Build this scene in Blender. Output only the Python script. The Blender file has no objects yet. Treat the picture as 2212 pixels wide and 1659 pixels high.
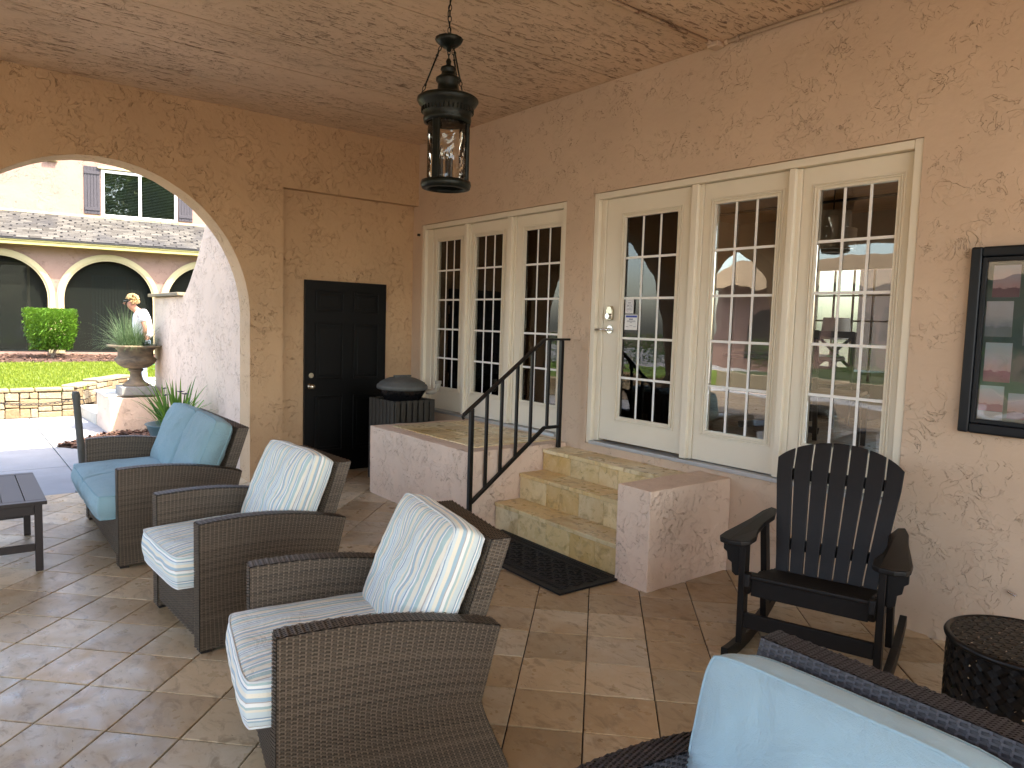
import bpy, bmesh, math, random
import numpy as np
from mathutils import Vector, Matrix, noise
random.seed(7)
rng = np.random.default_rng(5)
S = bpy.context.scene
COL = S.collection
rad = math.radians
# ------------------------------------------------------------------ camera
CAM = Vector((7.1575, -4.2376, 1.6389)); YAW, PITCH, ROLL = .9035, .08197, .03055
FPX = 1573.1
fwd = Vector((-math.sin(YAW)*math.cos(PITCH), math.cos(YAW)*math.cos(PITCH), -math.sin(PITCH)))
rt0 = Vector((math.cos(YAW), math.sin(YAW), 0)); up0 = rt0.cross(fwd)
RT = rt0*math.cos(ROLL)+up0*math.sin(ROLL); UP = -rt0*math.sin(ROLL)+up0*math.cos(ROLL)
cd = bpy.data.cameras.new('camera'); cam = bpy.data.objects.new('camera', cd); COL.objects.link(cam)
M = Matrix((( RT.x, UP.x, -fwd.x, CAM.x), (RT.y, UP.y, -fwd.y, CAM.y), (RT.z, UP.z, -fwd.z, CAM.z), (0,0,0,1)))
cam.matrix_world = M
cd.sensor_width = 36; cd.sensor_fit = 'HORIZONTAL'; cd.lens = FPX/2212*36; cd.clip_start = .05; cd.clip_end = 400
S.camera = cam
def seen(p, m=1.15):
    d = Vector(p)-CAM; z = d.dot(fwd)
    return z > .1 and abs(d.dot(RT)/z*FPX) < 1106*m and abs(d.dot(UP)/z*FPX) < 830*m
# ------------------------------------------------------------------ sky, sun, exposure
SUN_DIR = Vector((.80, .42, 0)).normalized()*math.cos(rad(57)) + Vector((0,0,math.sin(rad(57))))
W = bpy.data.worlds.new('World'); S.world = W; W.use_nodes = True
wn = W.node_tree; bg = wn.nodes['Background']
sky = wn.nodes.new('ShaderNodeTexSky'); sky.sky_type = 'NISHITA'; sky.sun_disc = False
sky.sun_elevation = rad(57); sky.sun_rotation = math.atan2(SUN_DIR.x, SUN_DIR.y)
sky.air_density = 1.0; sky.dust_density = 3; sky.ozone_density = 1
wn.links.new(sky.outputs[0], bg.inputs[0]); bg.inputs[1].default_value = .15
sl = bpy.data.lights.new('sun', 'SUN'); sl.energy = 2.0; sl.angle = rad(.53); sl.color = (1, .95, .87)
so = bpy.data.objects.new('sun', sl); COL.objects.link(so); so.rotation_euler = SUN_DIR.to_track_quat('Z', 'Y').to_euler()
S.view_settings.view_transform = 'Standard'; S.view_settings.look = 'None'
S.view_settings.exposure = 3.18; S.view_settings.gamma = 1; S.view_settings.use_curve_mapping = False
S.view_settings.use_white_balance = True; S.view_settings.white_balance_temperature = 7100; S.view_settings.white_balance_tint = 10
S.render.engine = 'CYCLES'
S.cycles.max_bounces = 9; S.cycles.diffuse_bounces = 6; S.cycles.caustics_reflective = False; S.cycles.caustics_refractive = False; S.cycles.glossy_bounces = 4; S.cycles.transparent_max_bounces = 12
S.cycles.use_denoising = True
# ------------------------------------------------------------------ node helpers
class Mat:
    def __init__(s, name):
        s.m = bpy.data.materials.new(name); s.m.use_nodes = True; s.t = s.m.node_tree
        s.b = s.t.nodes['Principled BSDF']; s.out = s.t.nodes['Material Output']
    def n(s, typ, ins=None, out=0, **kw):
        nd = s.t.nodes.new('ShaderNode'+typ)
        for k, v in kw.items(): setattr(nd, k, v)
        for k, v in (ins or {}).items():
            if isinstance(v, bpy.types.NodeSocket): s.t.links.new(v, nd.inputs[k])
            else: nd.inputs[k].default_value = v
        return nd.outputs[out]
    def noise(s, vec, scale, detail=4, rough=.55, dist=0, out=0):
        return s.n('TexNoise', {'Vector': vec, 'Scale': scale, 'Detail': detail, 'Roughness': rough, 'Distortion': dist}, out)
    def math(s, op, a, b=0, c=None):
        ins = {0: a, 1: b}
        if c is not None: ins[2] = c
        return s.n('Math', ins, operation=op)
    def ramp(s, fac, stops, interp='LINEAR'):
        nd = s.t.nodes.new('ShaderNodeValToRGB'); r = nd.color_ramp; r.interpolation = interp
        while len(r.elements) < len(stops): r.elements.new(.5)
        for e, (p, c) in zip(r.elements, stops):
            e.position = p; e.color = (c[0], c[1], c[2], 1) if not isinstance(c, (int, float)) else (c, c, c, 1)
        s.t.links.new(fac, nd.inputs[0]); return nd.outputs[0]
    def mix(s, fac, a, b, mode='MIX'):
        nd = s.t.nodes.new('ShaderNodeMix'); nd.data_type = 'RGBA'; nd.blend_type = mode
        for i, v in ((0, fac), (6, a), (7, b)):
            if isinstance(v, bpy.types.NodeSocket): s.t.links.new(v, nd.inputs[i])
            else: nd.inputs[i].default_value = v if i == 0 else (*v, 1) if len(v) == 3 else v
        return nd.outputs[2]
    def set(s, **kw):
        for k, v in kw.items():
            k = {'color': 'Base Color', 'rough': 'Roughness', 'metal': 'Metallic', 'spec': 'Specular IOR Level', 'normal': 'Normal'}.get(k, k)
            if isinstance(v, bpy.types.NodeSocket): s.t.links.new(v, s.b.inputs[k])
            else: s.b.inputs[k].default_value = (*v, 1) if isinstance(v, tuple) and len(v) == 3 else v
        return s.m
    def bump(s, h, dist=.01, strength=1, normal=None):
        ins = {'Height': h, 'Distance': dist, 'Strength': strength}
        if normal is not None: ins['Normal'] = normal
        return s.n('Bump', ins)
    def pos(s): return s.n('NewGeometry')
    def obj(s): return s.n('TexCoord', out=3)
    def uv(s): return s.n('TexCoord', out=2)
    def scale(s, vec, sc): return s.n('Mapping', {'Vector': vec, 'Scale': sc})
    def rnd(s): return s.n('ObjectInfo', out=5) if False else s._rnd()
    def _rnd(s):
        nd = s.t.nodes.new('ShaderNodeObjectInfo'); return nd.outputs['Random']

def plain(name, col, rough=.5, metal=0, var=.0, scale=20, bump=0, bscale=60, spec=.35):
    m = Mat(name); p = m.obj()
    c = col
    if var:
        n = m.noise(p, scale, 5)
        c = m.mix(m.ramp(n, [(.3, 0), (.7, 1)]), tuple(max(0, x*(1-var)) for x in col), tuple(min(1, x*(1+var)) for x in col))
    m.set(color=c, rough=rough, metal=metal, spec=spec)
    if bump: m.set(normal=m.bump(m.noise(p, bscale, 4), bump))
    return m.m

def stucco(name, col, dark, sc=(1, 1, 1), relief=.008, amount=.5, freq=5.5, groove_shade=.7, chips=0.0, rough=.75):
    m = Mat(name); P = m.n('NewGeometry'); P = m.scale(P, sc)
    big = m.noise(P, 1.3, 3)
    warp = m.noise(P, 9, 3, out=1)
    Pw = m.n('MixRGB', {0: .045, 1: P, 2: warp}, blend_type='ADD')
    n1 = m.noise(Pw, freq, 4, .55, .6)
    n2 = m.noise(Pw, freq*2.3, 3, .5, .8)
    mask = m.ramp(m.noise(P, freq*.45, 3), [(.5-.12*amount, 0), (.62-.1*amount, 1)])
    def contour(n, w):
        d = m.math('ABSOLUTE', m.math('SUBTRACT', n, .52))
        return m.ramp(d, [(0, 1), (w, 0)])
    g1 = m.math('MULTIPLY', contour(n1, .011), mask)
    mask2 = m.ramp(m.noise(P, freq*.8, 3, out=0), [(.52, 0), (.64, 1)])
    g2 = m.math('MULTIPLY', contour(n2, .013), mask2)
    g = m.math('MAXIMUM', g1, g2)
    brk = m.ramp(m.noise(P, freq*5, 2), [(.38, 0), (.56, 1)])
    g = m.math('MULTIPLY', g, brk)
    plat = m.ramp(n1, [(.505, 0), (.53, 1)])
    plat2 = m.ramp(n2, [(.50, 0), (.54, 1)])
    h = m.math('ADD', m.math('MULTIPLY', plat, .5), m.math('MULTIPLY', plat2, .28))
    h = m.math('ADD', m.math('MULTIPLY', h, mask), m.math('MULTIPLY', m.noise(P, 60, 4, .6), .10))
    h = m.math('ADD', h, m.math('MULTIPLY', m.noise(P, 14, 2), .5))
    h = m.math('SUBTRACT', h, m.math('MULTIPLY', g, 1.1))
    c = m.mix(m.ramp(big, [(.3, 0), (.7, 1)]), tuple(x*.92 for x in col), tuple(min(1, x*1.07) for x in col))
    c = m.mix(m.math('MULTIPLY', g, groove_shade), c, dark)  # occlusion shade painted into the colour of the trowel grooves
    if chips:
        cn = m.noise(m.scale(P, (1.1, .42, 1)), 26, 7, .7, 1.1)
        cm = m.ramp(m.noise(P, 1.1, 2), [(.36, 0), (.56, 1)])
        ch = m.math('MULTIPLY', m.ramp(cn, [(.575, 0), (.592, 1)]), cm)
        c = m.mix(m.math('MULTIPLY', ch, chips), c, dark)
        h = m.math('SUBTRACT', h, m.math('MULTIPLY', ch, 1.2))
    m.set(color=c, rough=rough, spec=.3, normal=m.bump(h, relief, 1.0))
    return m.m

def travertine(name, base, alt, grey, rough=.38, dirt=.35, vary=.42):
    m = Mat(name); r = m.rnd()
    P = m.n('NewGeometry')
    off = m.n('CombineXYZ', {0: m.math('MULTIPLY', r, 37), 1: m.math('MULTIPLY', r, 91), 2: m.math('MULTIPLY', r, 11)})
    P2 = m.n('VectorMath', {0: P, 1: off}, operation='ADD')
    vein = m.noise(m.scale(P2, (1, 1.8, 1)), 8, 8, .68, .7)
    cloud = m.noise(P2, 3.2, 4, .6, .4)
    wn_ = m.n('TexWhiteNoise', {'W': r}, noise_dimensions='1D')
    c = m.mix(m.ramp(wn_, [(0, 0), (1, 1)]), base, alt)
    w2 = m.n('TexWhiteNoise', {'W': m.math('ADD', r, 3.7)}, noise_dimensions='1D')
    c = m.mix(m.math('MULTIPLY', m.ramp(cloud, [(.32, 0), (.62, 1)]), m.ramp(w2, [(.15, .05), (.95, .95)])), c, grey)
    c = m.mix(m.ramp(vein, [(.36, .6), (.48, 0), (.60, 0), (.72, .5)]), c, tuple(x*.52 for x in base))
    c = m.mix(m.ramp(m.noise(P2, 16, 5, .7), [(.52, 0), (.75, .3)]), c, tuple(min(1, x*1.25) for x in grey))
    pit = m.ramp(m.noise(m.scale(P2, (1, 1.7, 1)), 42, 3, .6, .5), [(.66, 0), (.70, 1)])
    pm = m.ramp(m.noise(P2, 5, 2), [(.45, 0), (.6, 1)])
    pit = m.math('MULTIPLY', pit, pm)
    c = m.mix(m.math('MULTIPLY', pit, .75), c, tuple(x*.25 for x in base))
    big = m.noise(P, .8, 4, .6)
    c = m.mix(m.ramp(big, [(.4, 0), (.7, dirt)]), c, tuple(x*.5 for x in base))
    w3 = m.n('TexWhiteNoise', {'W': m.math('ADD', r, 8.1)}, noise_dimensions='1D')
    k = m.math('ADD', m.math('MULTIPLY', w3, vary), 1.12-vary/2)
    c = m.n('VectorMath', {0: c, 'Scale': k}, operation='SCALE')
    ro = m.ramp(m.noise(P2, 9, 4), [(.3, rough-.1), (.7, rough+.16)])
    h = m.math('SUBTRACT', m.math('MULTIPLY', vein, .3), pit)
    m.set(color=c, rough=ro, spec=.5, normal=m.bump(h, .0022, .8))
    return m.m

def wicker_mat(name, c0, c1):
    m = Mat(name)
    a = m.n('Attribute', attribute_name='tone', out=2)
    n = m.noise(m.scale(m.obj(), (1, 1, 6)), 30, 3)
    f = m.math('ADD', m.math('MULTIPLY', a, .8), m.math('MULTIPLY', n, .3))
    c = m.mix(m.ramp(f, [(.1, 0), (1, 1)]), c0, c1)
    m.set(color=c, rough=.42, spec=.4, normal=m.bump(m.noise(m.obj(), 400, 2), .0004))
    return m.m

def stripe_mat(name):
    m = Mat(name)
    uv = m.uv(); sx = m.n('SeparateXYZ', {0: uv})
    P = m.obj()
    wob = m.math('MULTIPLY', m.math('SUBTRACT', m.noise(P, 5, 2), .5), .018)
    u = m.math('FRACT', m.math('MULTIPLY', m.math('ADD', sx, wob), 4.3))
    cream = (.78, .74, .62); blue = (.36, .50, .58); pale = (.62, .70, .70); aqua = (.42, .56, .55); taupe = (.46, .42, .38); white = (.84, .84, .80); slate = (.26, .37, .47)
    seq = [cream, blue, white, aqua, cream, taupe, pale, blue, white, slate, pale, cream, aqua, white, taupe, blue, cream, pale, slate, white, aqua, cream]
    wd = [5, 3, 2, 6, 4, 1.2, 5, 2, 2, 1.5, 7, 3, 3, 4, 1.2, 4, 5, 3, 1.5, 3, 5, 4]
    tot = sum(wd); acc = 0; st = []
    for c_, w_ in zip(seq, wd): st.append((acc/tot, c_)); acc += w_
    c = m.ramp(u, st, 'CONSTANT')
    wv = m.noise(P, 700, 2)
    h = m.math('ADD', m.math('MULTIPLY', m.noise(P, 9, 4, .6, .8), 1), m.math('MULTIPLY', wv, .04))
    m.set(color=c, rough=.85, spec=.15, normal=m.bump(h, .016, .8)); m.m.node_tree.nodes['Principled BSDF'].inputs['Sheen Weight'].default_value = .15
    return m.m

def fabric(name, col, wr=.012):
    m = Mat(name); P = m.obj()
    n = m.noise(P, 6, 4, .6, 1.0)
    c = m.mix(m.ramp(m.noise(P, 2.5, 3), [(.3, 0), (.7, 1)]), tuple(x*.9 for x in col), col)
    h = m.math('ADD', n, m.math('MULTIPLY', m.noise(P, 500, 2), .12))
    m.set(color=c, rough=.9, spec=.12, normal=m.bump(h, wr, .7)); m.b.inputs['Sheen Weight'].default_value = .2
    return m.m

def glass_mat(name, ior=1.75, wav=.0, tint=(.93, .96, .94), sc=3.0):
    m = Mat(name); t = m.t; P = m.obj()
    t.nodes.remove(m.b)
    nrm = None
    h = m.noise(m.scale(P, (1, 1, .6)), sc, 2, .4, .3)
    bump = m.n('Bump', {'Height': h, 'Distance': wav, 'Strength': 1})
    fr = m.n('Fresnel', {'IOR': ior})
    gl = m.n('BsdfGlossy', {'Color': (1, 1, 1, 1), 'Roughness': .0, 'Normal': bump})
    tr = m.n('BsdfTransparent', {'Color': (*tint, 1)})
    mx = m.n('MixShader', {0: fr, 1: tr, 2: gl})
    t.links.new(mx, m.out.inputs[0]); return m.m

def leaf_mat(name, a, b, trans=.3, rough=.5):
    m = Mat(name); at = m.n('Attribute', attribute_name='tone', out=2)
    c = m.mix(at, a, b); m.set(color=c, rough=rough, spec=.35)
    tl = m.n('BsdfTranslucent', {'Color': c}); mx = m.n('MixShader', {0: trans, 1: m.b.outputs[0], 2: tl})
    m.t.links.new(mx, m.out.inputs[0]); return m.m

MT = {}
MT['wall'] = stucco('tan_stucco', (.60, .455, .335), (.30, .19, .12), amount=.25, freq=8, groove_shade=.24, relief=.006)
MT['awall'] = stucco('arch_wall_stucco', (.56, .375, .22), (.24, .135, .07), amount=.55, freq=6.5, groove_shade=.45, relief=.009)
MT['ceil'] = stucco('ceiling_stucco', (.66, .49, .345), (.19, .095, .055), sc=(1.25, .75, 1), amount=.25, freq=7, groove_shade=.35, chips=.75, relief=.007)
MT['pink'] = stucco('pink_stucco', (.72, .545, .42), (.36, .23, .15), amount=.6, freq=8, groove_shade=.4, relief=.009)
MT['pinkout'] = stucco('outdoor_pink_stucco', (.25, .16, .13), (.15, .085, .065), amount=.6, freq=3.2, groove_shade=.5)
MT['tile'] = travertine('travertine', (.35, .235, .125), (.49, .37, .225), (.50, .43, .32), rough=.34)
MT['steptile'] = travertine('step_travertine', (.52, .34, .12), (.68, .52, .26), (.74, .64, .42), rough=.3, dirt=.1, vary=.3)
MT['grout'] = plain('grout', (.03, .024, .02), .9, bump=.002)
MT['cream'] = plain('cream_paint', (.78, .72, .59), .42, var=.03, scale=3)
MT['white'] = plain('white_bar', (.86, .86, .84), .4)
MT['black'] = plain('black_metal', (.003, .003, .0035), .32, var=.3, bump=.0006, bscale=120)
MT['blackdoor'] = plain('black_door_paint', (.0016, .0016, .0016), .38, spec=.25)
MT['brass'] = plain('nickel_knob', (.55, .50, .40), .25, 1)
MT['hinge'] = plain('painted_hinge', (.52, .33, .22), .5)
MT['chrome'] = plain('chrome', (.75, .75, .76), .18, 1)
MT['alu'] = plain('aluminium_sill', (.50, .51, .52), .4, .6)
MT['wick'] = wicker_mat('brown_wicker', (.018, .012, .0075), (.165, .125, .088))
MT['wickdark'] = wicker_mat('dark_wicker', (.010, .009, .011), (.075, .068, .075))
MT['wickback'] = plain('wicker_core', (.012, .009, .007), .8)
MT['stripe'] = stripe_mat('striped_fabric')
MT['blue'] = fabric('blue_fabric', (.25, .40, .45), .03)
MT['pblue'] = fabric('pale_blue_fabric', (.33, .49, .58), .018)
MT['pipew'] = plain('piping_cream', (.66, .70, .70), .8)
MT['pipeb'] = plain('piping_blue', (.22, .38, .44), .8)
MT['rock'] = plain('dark_brown_polywood', (.0085, .0068, .006), .45, var=.15, scale=40, bump=.0005, bscale=200, spec=.25)
MT['ctable'] = plain('brown_table_lumber', (.022, .015, .014), .4, var=.1)
MT['mat'] = plain('rubber_mat', (.003, .004, .007), .5, var=.3, bump=.001, bscale=150)
MT['canlid'] = plain('weathered_lid', (.10, .105, .10), .6, var=.2, scale=9, bump=.001)
MT['canbody'] = plain('brown_slat', (.040, .036, .030), .5, var=.12)
MT['bag'] = Mat('bin_bag').set(color=(.008, .008, .009), rough=.16)
MT['pvc'] = plain('grey_pvc', (.33, .31, .26), .45)
MT['concrete'] = plain('concrete', (.25, .25, .255), .85, var=.1, scale=2.5, bump=.002, bscale=40)
MT['earth'] = plain('earth', (.10, .08, .055), .95, var=.25, scale=.6)
MT['stone'] = None
def stone_mat():
    m = Mat('limestone'); r = m.rnd(); P = m.obj()
    wn_ = m.n('TexWhiteNoise', {'W': r}, noise_dimensions='1D')
    c = m.ramp(wn_, [(0, (.19, .135, .075)), (.35, (.27, .21, .13)), (.6, (.30, .25, .17)), (1, (.18, .155, .115))])
    c = m.mix(m.ramp(m.noise(P, 12, 5, .6), [(.45, 0), (.75, .6)]), c, (.25, .18, .11))
    return m.set(color=c, rough=.85, spec=.2, normal=m.bump(m.noise(P, 14, 6, .65), .03, .8))
MT['stone'] = stone_mat()
MT['flag'] = plain('flagstone', (.50, .46, .38), .8, var=.12, scale=3, bump=.004, bscale=12)
def urn_mat():
    m = Mat('weathered_urn'); P = m.obj()
    c = m.mix(m.ramp(m.noise(m.scale(P, (1, 1, 3)), 5, 5, .6), [(.35, 0), (.65, 1)]), (.10, .085, .07), (.27, .20, .13))
    return m.set(color=c, rough=.85, spec=.2, normal=m.bump(m.noise(P, 30, 5), .006, .7))
MT['urn'] = urn_mat()
MT['urnbase'] = plain('grey_plinth', (.25, .245, .23), .85, var=.15, bump=.003)
MT['mulch'] = Mat('mulch_chips')
_a = MT['mulch'].n('Attribute', attribute_name='tone', out=2)
MT['mulch'] = MT['mulch'].set(color=MT['mulch'].mix(_a, (.035, .016, .010), (.17, .085, .055)), rough=.9)
MT['grass'] = leaf_mat('lawn_blades', (.095, .145, .010), (.20, .245, .022), .35)
MT['lawn'] = plain('lawn_soil', (.11, .17, .03), .95, var=.3, scale=3)
MT['hedge'] = leaf_mat('hedge_leaves', (.025, .085, .008), (.12, .24, .022), .25, .4)
MT['crown'] = leaf_mat('tree_leaves', (.07, .15, .02), (.28, .36, .07), .3)
MT['plume'] = leaf_mat('plume_blades', (.045, .095, .035), (.15, .215, .10), .25)
MT['iris'] = leaf_mat('iris_blades', (.06, .16, .02), (.20, .34, .05), .3)
MT['hosta'] = leaf_mat('broad_leaves', (.02, .15, .04), (.05, .30, .08), .3)
MT['flower'] = plain('dark_flower', (.03, .012, .045), .7)
MT['postgrey'] = plain('grey_post', (.09, .095, .09), .55, var=.1)
MT['chain'] = plain('chain_metal', (.18, .17, .16), .45, .6)
MT['pot'] = plain('blue_pot', (.05, .11, .12), .35)
MT['lantern'] = plain('bronze_lantern', (.010, .012, .009), .36, .45, var=.4, scale=25, bump=.0015, bscale=60)
MT['lglass'] = glass_mat('seeded_glass', 1.5, .02, (.95, .94, .90), 14)
MT['candle'] = plain('candle_sleeve', (.02, .02, .02), .4)
MT['bulb'] = glass_mat('bulb_glass', 1.9, 0)
MT['glass'] = glass_mat('door_glass', 1.62, .0030, (.94, .95, .93), 2.4)
MT['poster_glass'] = glass_mat('poster_glass', 1.5, .006, (.95, .95, .95), 4)
MT['wglass'] = glass_mat('window_glass', 1.7, .004, (.7, .75, .72), 3)
MT['trim'] = plain('cream_trim', (.40, .34, .20), .6, var=.05)
MT['gutter'] = plain('yellow_cream_fascia', (.38, .33, .13), .5)
MT['drip'] = plain('dark_drip_edge', (.02, .02, .022), .6)
MT['shutter'] = plain('grey_shutter', (.042, .038, .046), .6, var=.1)
def shingle_mat():
    m = Mat('shingles'); r = m.rnd(); P = m.n('NewGeometry')
    wn_ = m.n('TexWhiteNoise', {'W': r}, noise_dimensions='1D')
    c = m.ramp(wn_, [(0, (.045, .042, .038)), (.5, (.072, .068, .062)), (1, (.10, .095, .085))])
    c = m.mix(m.ramp(m.noise(P, .8, 3), [(.42, 0), (.6, .7)]), c, (.04, .04, .043))
    return m.set(color=c, rough=.95, spec=.1, normal=m.bump(m.noise(P, 60, 3), .004))
MT['shingle'] = shingle_mat()
MT['brownroof'] = plain('brown_roof', (.22, .16, .10), .9, var=.15, scale=4, bump=.01, bscale=8)
MT['vinyl'] = plain('white_vinyl', (.72, .74, .74), .4)
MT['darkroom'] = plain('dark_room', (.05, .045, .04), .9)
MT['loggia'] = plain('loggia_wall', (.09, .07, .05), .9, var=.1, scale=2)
MT['blind'] = plain('blind_slat', (.62, .63, .64), .6)
MT['vblind'] = plain('vertical_blind', (.055, .065, .06), .7, var=.15)
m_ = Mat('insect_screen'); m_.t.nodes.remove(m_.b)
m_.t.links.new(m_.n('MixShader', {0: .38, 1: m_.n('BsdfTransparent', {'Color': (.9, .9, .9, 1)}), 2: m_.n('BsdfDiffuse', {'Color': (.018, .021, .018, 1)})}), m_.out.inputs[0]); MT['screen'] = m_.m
MT['interior'] = plain('interior_wall', (.40, .34, .27), .8, var=.05)
def wood_ceiling():
    m = Mat('wood_ceiling'); P = m.n('NewGeometry'); q = m.scale(P, (1.2, 14, 1))
    c = m.mix(m.ramp(m.noise(q, 3, 5, .6, .6), [(.35, 0), (.65, 1)]), (.30, .13, .045), (.65, .34, .12))
    return m.set(color=c, rough=.35)
MT['woodceil'] = wood_ceiling()
MT['darkwood'] = plain('dark_wood', (.03, .018, .012), .35)
MT['seatpad'] = plain('seat_pad', (.40, .30, .22), .9)
MT['shade'] = plain('drum_shade', (.35, .30, .24), .7)
MT['paper'] = plain('sticker_paper', (.80, .82, .84), .6)
MT['stblue'] = plain('sticker_blue', (.03, .07, .40), .5)
MT['ink'] = plain('grey_ink', (.20, .22, .30), .7)
MT['pframe'] = plain('poster_frame_black', (.003, .005, .008), .38)
MT['felt'] = plain('green_felt', (.10, .17, .15), .9, var=.1)
def skycard(name, a, b, c, ground):
    m = Mat(name); uv = m.uv(); s_ = m.n('SeparateXYZ', {0: uv}, 1)
    n = m.noise(m.scale(uv, (1, 3, 1)), 3, 5, .6)
    f = m.math('ADD', s_, m.math('MULTIPLY', m.math('SUBTRACT', n, .5), .35))
    col = m.ramp(f, [(.20, ground), (.27, ground), (.30, a), (.6, b), (.95, c)])
    return m.set(color=col, rough=.3)
MT['card1'] = skycard('dusk_photo', (.60, .38, .40), (.62, .52, .60), (.50, .55, .66), (.16, .05, .07))
MT['card2'] = skycard('pier_photo', (.72, .50, .52), (.60, .58, .66), (.52, .68, .74), (.40, .15, .22))
MT['card3'] = skycard('water_photo', (.30, .36, .42), (.55, .58, .60), (.62, .66, .70), (.20, .26, .28))
MT['skin'] = plain('skin', (.36, .17, .11), .5, var=.1); MT['tee'] = plain('white_tee', (.62, .63, .66), .85)
MT['jean'] = plain('light_jeans', (.28, .36, .48), .85, var=.2, scale=30)
MT['hair'] = plain('blonde_hair', (.34, .23, .10), .6, var=.45, scale=30, bump=.01, bscale=60)
MT['shoe'] = plain('shoe', (.5, .5, .5), .7); MT['trunk'] = plain('trunk', (.20, .16, .12), .9)
# ------------------------------------------------------------------ mesh builder
class MB:
    def __init__(s): s.v = []; s.f = []; s.uv = {}; s.tone = []
    def add(s, vs, fs, tone=.5):
        o = len(s.v); s.v += [tuple(x) for x in vs]; s.f += [tuple(i+o for i in f) for f in fs]; s.tone += [tone]*len(fs); return o
    def box(s, x0, x1, y0, y1, z0, z1, tone=.5):
        s.add([(x0,y0,z0),(x1,y0,z0),(x1,y1,z0),(x0,y1,z0),(x0,y0,z1),(x1,y0,z1),(x1,y1,z1),(x0,y1,z1)],
              [(3,2,1,0),(4,5,6,7),(0,1,5,4),(1,2,6,5),(2,3,7,6),(3,0,4,7)], tone); return s
    def bar(s, a, b, w, h, up=(0,0,1)):
        a = Vector(a); b = Vector(b); d = (b-a).normalized(); u = Vector(up)
        if abs(d.dot(u)) > .98: u = Vector((1, 0, 0))
        sd = d.cross(u).normalized(); u = sd.cross(d)
        vs = [p+sd*i*w/2+u*j*h/2 for p in (a, b) for i, j in ((-1,-1),(1,-1),(1,1),(-1,1))]
        s.add(vs, [(0,1,2,3),(7,6,5,4),(0,4,5,1),(1,5,6,2),(2,6,7,3),(3,7,4,0)]); return s
    def tube(s, pts, r, n=8, closed=False, caps=True):
        pts = [Vector(p) for p in pts]; N = len(pts); rings = []
        rr = r if isinstance(r, (list, tuple)) else [r]*N
        prev = None; vs = []
        for i, p in enumerate(pts):
            a = pts[(i-1) % N] if (closed or i) else p; b = pts[(i+1) % N] if (closed or i < N-1) else p
            d = (b-a); d = d.normalized() if d.length > 1e-9 else Vector((0,0,1))
            if prev is None:
                u = d.orthogonal().normalized()
            else: u = (prev-d*prev.dot(d)); u = u.normalized() if u.length > 1e-6 else d.orthogonal().normalized()
            prev = u; w = d.cross(u)
            vs += [p+(u*math.cos(t)+w*math.sin(t))*rr[i] for t in [2*math.pi*k/n for k in range(n)]]
        fs = []
        for i in range(N if closed else N-1):
            j = (i+1) % N
            for k in range(n): fs.append((i*n+k, i*n+(k+1) % n, j*n+(k+1) % n, j*n+k))
        if caps and not closed: fs += [tuple(range(n-1, -1, -1)), tuple((N-1)*n+k for k in range(n))]
        s.add(vs, fs); return s
    def lathe(s, prof, n=32, c=(0,0,0), a0=0, a1=2*math.pi, mod=None, sx=1, sy=1):
        full = abs(a1-a0-2*math.pi) < 1e-6; K = n if full else n+1; vs = []; fs = []
        for i, (r, z) in enumerate(prof):
            for k in range(K):
                t = a0+(a1-a0)*k/n; r2 = r*(mod(i, t) if mod else 1)
                vs.append((c[0]+r2*math.cos(t)*sx, c[1]+r2*math.sin(t)*sy, c[2]+z))
        for i in range(len(prof)-1):
            for k in range(n):
                k2 = (k+1) % K
                fs.append((i*K+k, i*K+k2, (i+1)*K+k2, (i+1)*K+k))
        s.add(vs, fs); return s
    def prism(s, poly, a, b, ax='x'):
        f = {'x': lambda p, t: (t, p[0], p[1]), 'y': lambda p, t: (p[0], t, p[1]), 'z': lambda p, t: (p[0], p[1], t)}[ax]
        n = len(poly); vs = [f(p, a) for p in poly]+[f(p, b) for p in poly]
        s.add(vs, [tuple(range(n-1,-1,-1)), tuple(range(n, 2*n))]+[(i, (i+1) % n, n+(i+1) % n, n+i) for i in range(n)]); return s
    def mesh(s, name, mat, smooth=False):
        me = bpy.data.meshes.new(name); me.from_pydata(s.v, [], s.f)
        if mat: me.materials.append(mat)
        at = me.attributes.new('tone', 'FLOAT', 'FACE'); at.data.foreach_set('value', s.tone)
        if s.uv:
            uvl = me.uv_layers.new(name='UVMap')
            for pi, c in s.uv.items():
                for li, q in zip(me.polygons[pi].loop_indices, c): uvl.data[li].uv = q
        if smooth: me.polygons.foreach_set('use_smooth', [True]*len(me.polygons))
        return me
    def build(s, name, mat, parent=None, bevel=0, smooth=False, seg=2, fix=True, sub=0, **kw):
        me = s.mesh(name, mat, smooth)
        if fix:
            bm = bmesh.new(); bm.from_mesh(me); bmesh.ops.recalc_face_normals(bm, faces=bm.faces); bm.to_mesh(me); bm.free()
        o = bpy.data.objects.new(name, me); COL.objects.link(o)
        if parent is not None: o.parent = parent
        if bevel:
            md = o.modifiers.new('Bevel', 'BEVEL'); md.width = bevel; md.segments = seg; md.limit_method = 'ANGLE'; md.angle_limit = rad(40)
        if sub:
            md = o.modifiers.new('Sub', 'SUBSURF'); md.levels = sub; md.render_levels = sub
        tag(o, **kw); return o
def tag(o, label=None, cat=None, group=None, kind=None):
    for k, v in (('label', label), ('category', cat), ('group', group), ('kind', kind)):
        if v: o[k] = v
    return o
def thing(name, label, cat, loc=(0,0,0), rz=0, group=None, kind=None):
    o = bpy.data.objects.new(name, None); COL.objects.link(o); o.location = loc; o.rotation_euler = (0,0,rz); o.empty_display_size = .1
    return tag(o, label, cat, group, kind)
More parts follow.
